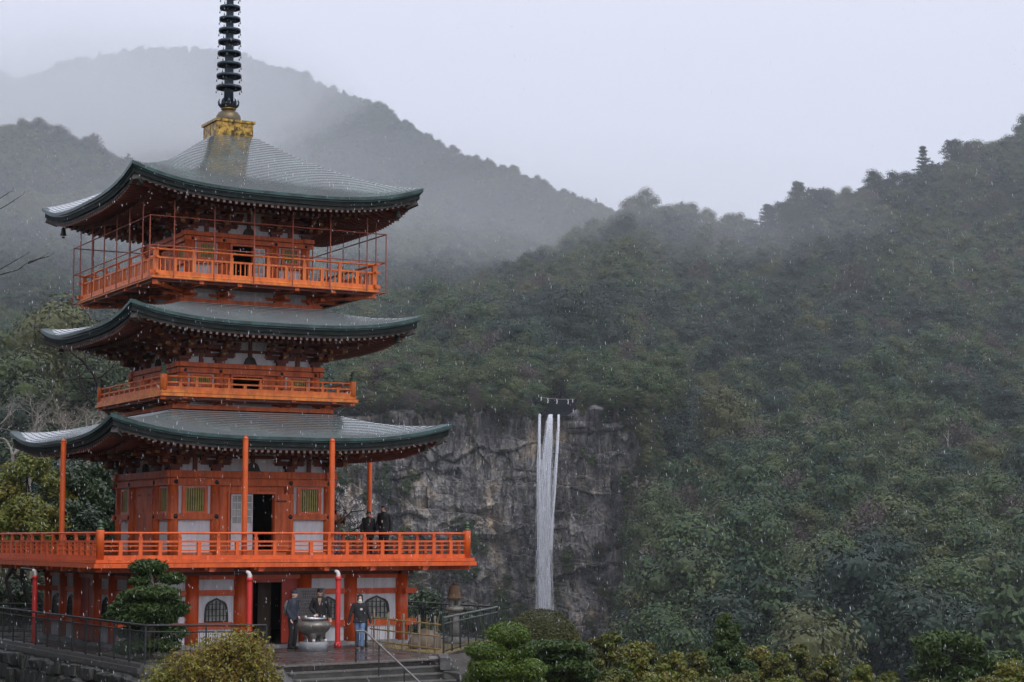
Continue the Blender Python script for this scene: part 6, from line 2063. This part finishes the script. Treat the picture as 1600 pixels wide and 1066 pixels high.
row = [
 (944, 990, 84, 95, 68, 'bush', 'olive bushy tree directly right of the clipped dome'),
 (985, 1004, 74, 80, 72, 'ygr', 'second tree right of the dome, with golden leaf tips'),
 (1012, 1004, 60, 80, 76, 'bush', 'rust-tinged bushy tree in the middle of the bottom row'),
 (1050, 1020, 64, 70, 70, 'ygr', 'low yellow-green tree left of the pointed conifer'),
 (1086, 1018, 56, 70, 82, 'bush', 'round olive tree touching the left side of the pointed conifer'),
 (1182, 1012, 66, 70, 86, 'ygr', 'golden-green tree just right of the pointed conifer'),
 (1214, 1022, 50, 60, 80, 'bush', 'reddish olive shrub two trees right of the pointed conifer'),
 (1248, 1006, 44, 70, 92, 'bush', 'narrow green tree with a rounded tip right of centre at the bottom'),
 (1290, 1024, 54, 60, 90, 'bush', 'low dark tree left of the bare brown shrub'),
 (1347, 1038, 44, 50, 74, 'ygr', 'small yellow-green treetop left of the open pine'),
 (1390, 1050, 50, 50, 76, 'bush', 'lowest dark treetop left of the open pine'),
 (1575, 1032, 60, 60, 80, 'ygr', 'yellow-green treetop in the bottom right corner'),
 (1620, 1024, 60, 60, 86, 'bush', 'dark treetop cut by the right edge of the frame')]
for i, (px, py, w_, h_, Y, mk, lab) in enumerate(row):
    bushy('garden_tree', lab, 'tree', px, py, w_, h_, Y, mk, 7500, .105 * Y / 75, 'garden trees along the bottom of the view', seed=i)
for i, (px, py, w_, Y, mk) in enumerate([(960, 1046, 90, 62, 'bush'), (1030, 1052, 90, 63, 'ygr'), (1100, 1056, 90, 64, 'bush'), (1165, 1050, 90, 66, 'bush'), (1230, 1058, 90, 66, 'ygr'), (1440, 1064, 100, 66, 'bush'), (1530, 1060, 90, 66, 'bush'), (1330, 1066, 90, 62, 'bush')]):
    bushy('low_shrub', ['low olive shrub below the dome and its neighbour', 'low golden shrub under the middle of the bottom row', 'low olive shrub left under the pointed conifer', 'low olive shrub right under the pointed conifer',
                        'low yellow shrub under the narrow round-tipped tree', 'low dark shrub under the open pine', 'low dark shrub right under the open pine', 'low dark shrub under the small yellow-green treetop'][i], 'shrub',
          px, py, w_, 60, Y, mk, 6000, .085, 'low shrubs at the bottom edge', seed=40 + i)
# pointed conifer
bushy('conifer', 'pointed green conifer rising above the bottom row of trees', 'tree', 1133, 958, 92, 105, 84, 'pine', 15000, .11, cone=True, seed=5)
bushy('conifer', 'thin green side tip right of the pointed conifer', 'tree', 1153, 976, 34, 80, 86, 'pine', 5000, .10, cone=True, seed=6)
# open pine at the right
Y = 88.0
b_ = at(1480, 1066, Y)
op = plant('pine_tree', 'open pine with clustered needles and visible limbs near the bottom right', 'tree', (b_.x, b_.y, float(ground_z(b_.x, b_.y)) - .1))
pads = [(1446, 1006, 40, 30), (1470, 996, 44, 20), (1498, 1000, 48, 24), (1522, 1008, 34, 22), (1456, 1030, 50, 26), (1490, 1022, 44, 22), (1520, 1030, 44, 24), (1446, 1052, 50, 26), (1484, 1046, 36, 20), (1516, 1054, 56, 26), (1552, 1036, 34, 24), (1580, 1026, 30, 20), (1560, 1056, 40, 26), (1478, 1066, 60, 24)]
cl = [pad(a, b2, c_, d_, Y, pg.uniform(-1, 1)) for a, b2, c_, d_ in pads]
crown_part(op, cl, 15000, .11, 'pine', shell=(.3, 1.2), up=.6, aspect=2.6, jitter=1.4, core=False)
t0 = at(1478, 1075, Y); t1 = at(1480, 1010, Y)
trunk_part(op, [(tuple(op.location), t0, .18, .14), (t0, t1, .13, .05)] + [(t0.lerp(t1, .05 + .065 * i), Vector(c_[:3]), .05, .02) for i, c_ in enumerate(cl)], M_dtw)

# leafless shrubs and trees
def branchy(mb, p, d, L_, r_, depth, rg_, spread=.55, tips=None, up=.15):
    q = p + d * L_
    mid = p.lerp(q, .5) + Vector((rg_.uniform(-1, 1), rg_.uniform(-1, 1), rg_.uniform(-1, 1))) * L_ * .07
    mb.tube([p, mid, q], [r_, r_ * .82, r_ * .66], 6 if depth > 2 else 4, caps=False)
    if depth == 0:
        if tips is not None: tips.append(q)
        return
    for i in range(rg_.choice((2, 2, 3))):
        nd = (d + Vector((rg_.gauss(0, spread), rg_.gauss(0, spread), rg_.gauss(up, spread)))).normalized()
        branchy(mb, q if i < 2 else mid, nd, L_ * rg_.uniform(.62, .86), r_ * rg_.uniform(.52, .68), depth - 1, rg_, spread, tips, up)
def bare_tree(label, base, top, trunk_r, m_, depth, seed, spread=.55, name='bare_tree', cat='tree', L0=None, dirv=None, group=None):
    base = Vector(base); top = Vector(top)
    par = plant(name, label, cat, tuple(base), group)
    rg_ = random.Random(seed); mb = MB()
    limb(mb, (0, 0, 0), top - base, trunk_r, trunk_r * .8, .02, 5, rg_)
    tips = []
    d = Vector(dirv) if dirv else Vector((0, 0, 1))
    for i in range(3):
        nd = (d.normalized() + Vector((rg_.gauss(0, spread * .8), rg_.gauss(0, spread * .8), rg_.gauss(0, .3)))).normalized()
        branchy(mb, top - base, nd, L0 or 1.5, trunk_r * .7, depth, rg_, spread, tips)
    mb.build('branches', m_, par)
    return par, tips
# dark limb leaning left out from behind the tower
Y = 84.0
nodes = {k: at(*v, Y) for k, v in dict(a=(196, 690), b=(176, 652), c=(150, 592), d=(134, 570), e=(108, 545), f=(72, 528), g=(54, 512), h=(172, 578), i=(184, 563), j=(118, 592), k=(84, 596), l=(140, 625), m=(128, 610), n=(122, 575), o=(132, 552)).items()}
dt = plant('bare_tree', 'dark leafless tree leaning left out from behind the tower, under the middle roof', 'tree', (nodes['a'].x + 1, nodes['a'].y, float(ground_z(nodes['a'].x, Y))))
mb = MB(); rg_ = random.Random(9); off = dt.location
limb(mb, (0, 0, 0), nodes['a'] - off, .22, .12, .03, 6, rg_)
for a, b_, r0, r1 in (('a', 'b', .085, .075), ('b', 'c', .075, .085), ('c', 'd', .080, .060), ('d', 'e', .060, .050), ('e', 'f', .045, .030), ('f', 'g', .030, .015), ('c', 'h', .055, .035), ('h', 'i', .035, .018), ('b', 'l', .045, .035), ('l', 'm', .035, .025), ('m', 'n', .025, .015), ('c', 'j', .035, .025), ('j', 'k', .025, .010), ('d', 'o', .03, .015)):
    limb(mb, nodes[a] - off, nodes[b_] - off, r0, r1, .06, 4, rg_)
for k in 'defghijkmno':
    for q in range(3):
        dd = Vector((rg_.gauss(-.2, .6), rg_.gauss(0, .4), rg_.gauss(.5, .5))).normalized()
        branchy(mb, nodes[k] - off, dd, .45, .014, 3, rg_, .5)
mb.build('branches', M_dtw, dt)
# pale leafless trees behind the lowest roof
for i, (px, py, Y, L0, sd) in enumerate([(52, 700, 96, 1.1, 1), (20, 712, 92, 1.0, 2), (96, 706, 98, 1.0, 3), (140, 690, 99, .8, 4), (-30, 700, 95, 1.2, 6)]):
    tp = at(px, py, Y)
    bare_tree(['pale leafless tree above the left tip of the lowest roof', 'pale leafless tree at the left edge, above the lowest roof', 'pale leafless tree behind the middle of the lowest left eave',
               'small pale leafless tree under the second balcony corner', 'pale leafless tree just outside the left edge'][i], (tp.x, tp.y, -6), tuple(tp), .10, M_twig, 6, sd, .62, L0=L0 * .9, group='pale leafless trees behind the pagoda')
# twigs that reach in at the left edge
tw = plant('bare_branch', 'bare twigs reaching in from the left edge beside the top roof', 'branch', tuple(at(-90, 470, 40)))
mb = MB(); rg_ = random.Random(2); off = tw.location
for path in ([(-90, 470), (-10, 432), (28, 422), (44, 410), (66, 402)], [(-60, 455), (-5, 424), (16, 412), (37, 400)], [(44, 412), (60, 405), (76, 401)], [(-80, 400), (-20, 322), (2, 309), (14, 301)], [(-80, 420), (-20, 338), (12, 320), (30, 308)]):
    pts_ = [at(*q, 40) - off for q in path]
    mb.tube(pts_, [.016, .012, .009, .006, .003][:len(pts_)], 5)
    for q in pts_[1:]: branchy(mb, q, Vector((.6, 0, .4)).normalized(), .10, .004, 1, rg_, .5)
mb.build('branches', M_dtw, tw)
# white blossom beside the tower
Y = 78.0
b_ = at(520, 866, Y)
pl = plant('plum_tree', 'plum tree with small white blossoms behind the first balcony, next to the woman', 'tree', (b_.x - 1, b_.y, -5))
mb = MB(); rg_ = random.Random(12); off = pl.location; tips = []
limb(mb, (0, 0, 0), at(505, 840, Y) - off, .14, .07, .03, 5, rg_)
pth = [[(505, 850), (520, 800), (528, 775)], [(505, 850), (530, 815), (545, 803), (556, 815)], [(510, 850), (540, 835), (566, 822)], [(505, 850), (524, 790), (520, 772)], [(505, 850), (548, 800), (568, 798)], [(510, 845), (550, 850), (572, 846)], [(508, 848), (536, 800), (560, 826)]]
for p_ in pth:
    v_ = [at(*q, Y + rg_.uniform(-.4, .4)) - off for q in p_]
    mb.tube(v_, [.05, .025, .015, .01][:len(v_)], 5)
    for q in v_[1:]:
        for z in range(3): branchy(mb, q, Vector((rg_.uniform(.1, 1), rg_.uniform(-.5, .5), rg_.uniform(-.5, .9))).normalized(), .26, .008, 2, rg_, .5, tips)
mb.build('branches', M_dtw, pl)
tp = np.array([tuple(q + off) for q in tips if True])
sel = tp[pg.random(len(tp)) < .75]
cl = [(q[0], q[1], q[2], .06, .06, .06) for q in sel]
crown_part(pl, cl, 1500, .038, 'blos', 'blossom', core=False)
cl = [pad(548, 850, 60, 50, Y + 1), pad(530, 830, 50, 60, Y + 1)]
crown_part(pl, cl, 1800, .07, 'dk', 'leaves', core=False, shell=(.2, 1.1))

# trees left of and behind the tower
lt = [(40, 710, 140, 130, 88, 'ygr', 10000, 'yellow-green broadleaf tree at the left edge above the balcony'),
      (118, 722, 130, 120, 90, 'dk', 12000, 'glossy dark green broadleaf tree left of the first-storey wall'),
      (30, 776, 150, 80, 82, 'ygr', 9000, 'lower yellow-green bush right above the left balcony rail'),
      (165, 716, 90, 120, 92, 'dk', 8000, 'dark green tree touching the left wall of the first storey'),
      (96, 780, 120, 70, 84, 'dk', 8000, 'low dark green bush behind the left balcony rail'),
      (-50, 720, 120, 140, 88, 'dk', 6000, 'dark tree just outside the left edge')]
for i, (px, py, w_, h_, Y, mk, n, lab) in enumerate(lt):
    bushy('broadleaf_tree', lab, 'tree', px, py, w_, h_, Y, mk, n, .125, 'broadleaf trees behind the pagoda', seed=90 + i)
for i, (px, py, w_, Y) in enumerate([(20, 905, 120, 78), (60, 900, 100, 80), (-40, 900, 120, 78)]):
    bushy('dark_shrub', ['dark shrub under the left end of the balcony', 'dark shrub beside the far red pipe', 'dark shrub outside the left edge under the balcony'][i], 'shrub', px, py, w_, 110, Y, 'dk', 7000, .10, 'dark shrubs under the balcony', seed=120 + i)
for i, px in enumerate((10, 34, 52)):
    tp = at(px, 905, 75); 
    bare_tree(['leaning dark trunk under the balcony nearest the left edge', 'middle dark trunk under the balcony', 'dark trunk under the balcony beside the red pipe'][i], (tp.x + .6, tp.y, -.1), tuple(tp), .10, M_dtw, 3, 40 + i, .5, L0=.6, group='dark trunks under the balcony')

# unseen tall trees added beyond the frame, to shade the left side of the tower
for i, (x, y, rr, zz) in enumerate([(-25, 50, 6.5, 12), (-27, 60, 7, 14), (-30, 71, 7.5, 15), (-22, 42, 6, 10)]):
    par = plant('broadleaf_tree', ['tall dark tree left of the terrace, beyond the frame', 'tallest dark tree left of the terrace, beyond the frame', 'wide dark tree left behind the terrace, beyond the frame', 'dark tree left of the fence corner, beyond the frame'][i], 'tree', (x, y, -5), 'tall trees shading the left side')
    cl = []
    for k in range(22):
        u_ = k / 21; ph = k * 2.4; pr = math.sin(PI * (.15 + .75 * u_)) * rr
        cl.append((x + pr * .7 * math.cos(ph), y + pr * .7 * math.sin(ph), -2 + u_ * (zz + 1), rr * .36, rr * .36, rr * .28))
    crown_part(par, cl, 5000, .5, 'dk', shell=(.75, 1.1)); trunk_part(par, [((x, y, -5), (x, y, zz * .6), .4, .2)], M_dtw)
# shrubs beyond the right fence, in front of the cliff foot
for i, (px, py, w_, Y, mk) in enumerate([(660, 905, 90, 130, 'dk'), (720, 930, 110, 120, 'dk'), (770, 962, 90, 110, 'bush')]):
    bushy('valley_tree', ['dark treetop right of the ground storey behind the fence', 'dark treetop behind the stone lantern', 'brownish treetop behind the right fence corner'][i], 'tree', px, py + 20, w_, 90, Y, mk, 7000, .17, 'treetops below the terrace', seed=150 + i)
# one golden tree on the lower slope and tall trees on the right-hand ridge
def hill_tree(px, py, w_, h_, D, kindn, label, mk=None, name='hillside_tree', pads_=None, base_drop=6):
    k_ = D / FPX; c_ = at(px, py, D)
    H_ = h_ * k_
    par = plant(name, label, 'tree', (c_.x, c_.y, c_.z - H_ - base_drop), 'single trees that stand out on the slopes')
    rg_ = np.random.default_rng(int(px))
    cl = []
    W_ = w_ * k_ / 2 * 1.15
    n_ = 44
    for ti in range(9):
        u_ = ti / 8
        RR = W_ * ({'dome': .35 + .65 * math.sin(PI * min(.9, .18 + u_ * .7)), 'tier': .20 + .80 * u_}[kindn])
        for br in range(5):
            ph = br * 1.2566 + ti * .9 + rg_.uniform(-.4, .4)
            ln_ = RR * rg_.uniform(.55, 1.2)
            for q_ in (.25, .6, .95):
                s_ = W_ * rg_.uniform(.10, .17) * (1.25 if kindn == 'dome' else 1)
                cl.append((c_.x + ln_ * q_ * math.cos(ph), c_.y + ln_ * q_ * math.sin(ph), c_.z - H_ * .06 - u_ * H_ + H_ * .05 * q_ + rg_.uniform(-.03, .03) * H_, s_ * 1.3, s_ * 1.3, s_ * .6))
    cl.append((c_.x, c_.y, c_.z - H_ * .04, W_ * .07, W_ * .07, H_ * .07))
    v, f, tt = leaf_cloud([(q[0] - par.location.x, q[1] - par.location.y, q[2] - par.location.z, *q[3:]) for q in cl], 9000, W_ * .06, rg=pg, shell=(.2, 1.35), up=.5, aspect=1.8, jitter=1.2, core=False)
    link(bpy.data.objects.new('crown', np_mesh('crown', v, f, LP[mk] if mk else LM['b'], tint=tt)), par)
    trunk_part(par, [(tuple(par.location), (c_.x, c_.y, c_.z - H_ * .1), W_ * .07, W_ * .02)] + [((c_.x, c_.y, q[2] - W_ * .06), Vector(q[:3]), W_ * .02, W_ * .008) for q in cl[2:-1:3]], M_dtw)
hill_tree(1298, 984, 58, 30, 340, 'dome', 'golden round treetop low on the right-hand slope', 'yel', base_drop=10)
rt = [(1246, 286, 52, 66, 'tier', 'tallest tiered conifer on the saddle of the right ridge'), (1274, 298, 62, 58, 'dome', 'broad tree joined to the tallest conifer on the saddle'),
      (1200, 322, 44, 40, 'tier', 'smaller ragged conifer left of the tallest one on the saddle'), (1222, 318, 40, 36, 'dome', 'flat-topped tree between the two conifers on the saddle'),
      (1330, 304, 40, 30, 'dome', 'rounded tree a little up the right ridge'), (1356, 294, 36, 26, 'dome', 'second rounded tree up the right ridge'),
      (1388, 282, 36, 24, 'tier', 'flat-layered pine leaning over the right ridge'), (1442, 230, 30, 46, 'tier', 'slim tall tree high on the right ridge'),
      (1488, 221, 36, 44, 'dome', 'dense round-topped tree high on the right ridge'), (1511, 224, 26, 36, 'tier', 'spiky tree beside the dense round-topped one on the ridge'),
      (1564, 232, 40, 26, 'dome', 'low rounded tree near the right end of the ridge'), (1598, 200, 40, 40, 'tier', 'tree on the ridge cut by the right edge of the frame'),
      (1040, 338, 40, 26, 'dome', 'rounded treetop on the low hill above the waterfall'), (985, 340, 44, 22, 'dome', 'broad treetop on the low hill left of the saddle')]
for px, py, w_, h_, kn, lab in rt:
    hill_tree(px, py, w_, h_, 2040 + max(0, (px - 1200)) * .9, kn, lab)
# ================================================================== SLEET in the air
M_sleet = mat('sleet', (.72, .74, .80), .4)
ns_ = 9000
yy = 14 + 56 * rng.random(ns_) ** .8
px_ = rng.uniform(-150, 1750, ns_); py_ = rng.uniform(-100, 1120, ns_)
c_ = world_at(px_, py_, yy)
L_ = rng.uniform(.018, .060, ns_) * (.5 + yy / 55); w_ = rng.uniform(.0011, .0030, ns_) * (.6 + yy / 60)
tilt = rng.normal(.12, .10, ns_)
ax = np.stack([tilt * .8, rng.normal(0, .1, ns_), -np.ones(ns_)], 1); ax /= np.linalg.norm(ax, axis=1)[:, None]
sx = np.cross(ax, [0, 1, 0]); sx /= np.linalg.norm(sx, axis=1)[:, None]; sy = np.cross(ax, sx)
V_ = np.stack([c_ - ax * L_[:, None] / 2, c_ + sx * w_[:, None], c_ + sy * w_[:, None], c_ - sx * w_[:, None], c_ - sy * w_[:, None], c_ + ax * L_[:, None] / 2], 1).reshape(-1, 3)
q = np.array([[0, 1, 2], [0, 2, 3], [0, 3, 4], [0, 4, 1], [5, 2, 1], [5, 3, 2], [5, 4, 3], [5, 1, 4]])
Fs = (np.arange(ns_)[:, None, None] * 6 + q[None]).reshape(-1, 3)
tag(link(bpy.data.objects.new('falling_sleet', np_mesh('falling_sleet', V_, Fs, M_sleet))), kind='stuff')
# ================================================================== AIR
hz = MB(); hz.box(-14000, 14000, -2900, 19500, -43.0, 4900.0)
M_haze = bpy.data.materials.new('haze_air'); M_haze.use_nodes = True
t = M_haze.node_tree
for n in list(t.nodes): t.nodes.remove(n)
pv = t.nodes.new('ShaderNodeVolumePrincipled')
pv.inputs['Color'].default_value = (.86, .915, 1.0, 1)
pv.inputs['Density'].default_value = HAZE
pv.inputs['Anisotropy'].default_value = 0.0
mo = t.nodes.new('ShaderNodeOutputMaterial')
t.links.new(pv.outputs[0], mo.inputs['Volume'])
tag(hz.build('haze', M_haze), kind='stuff')
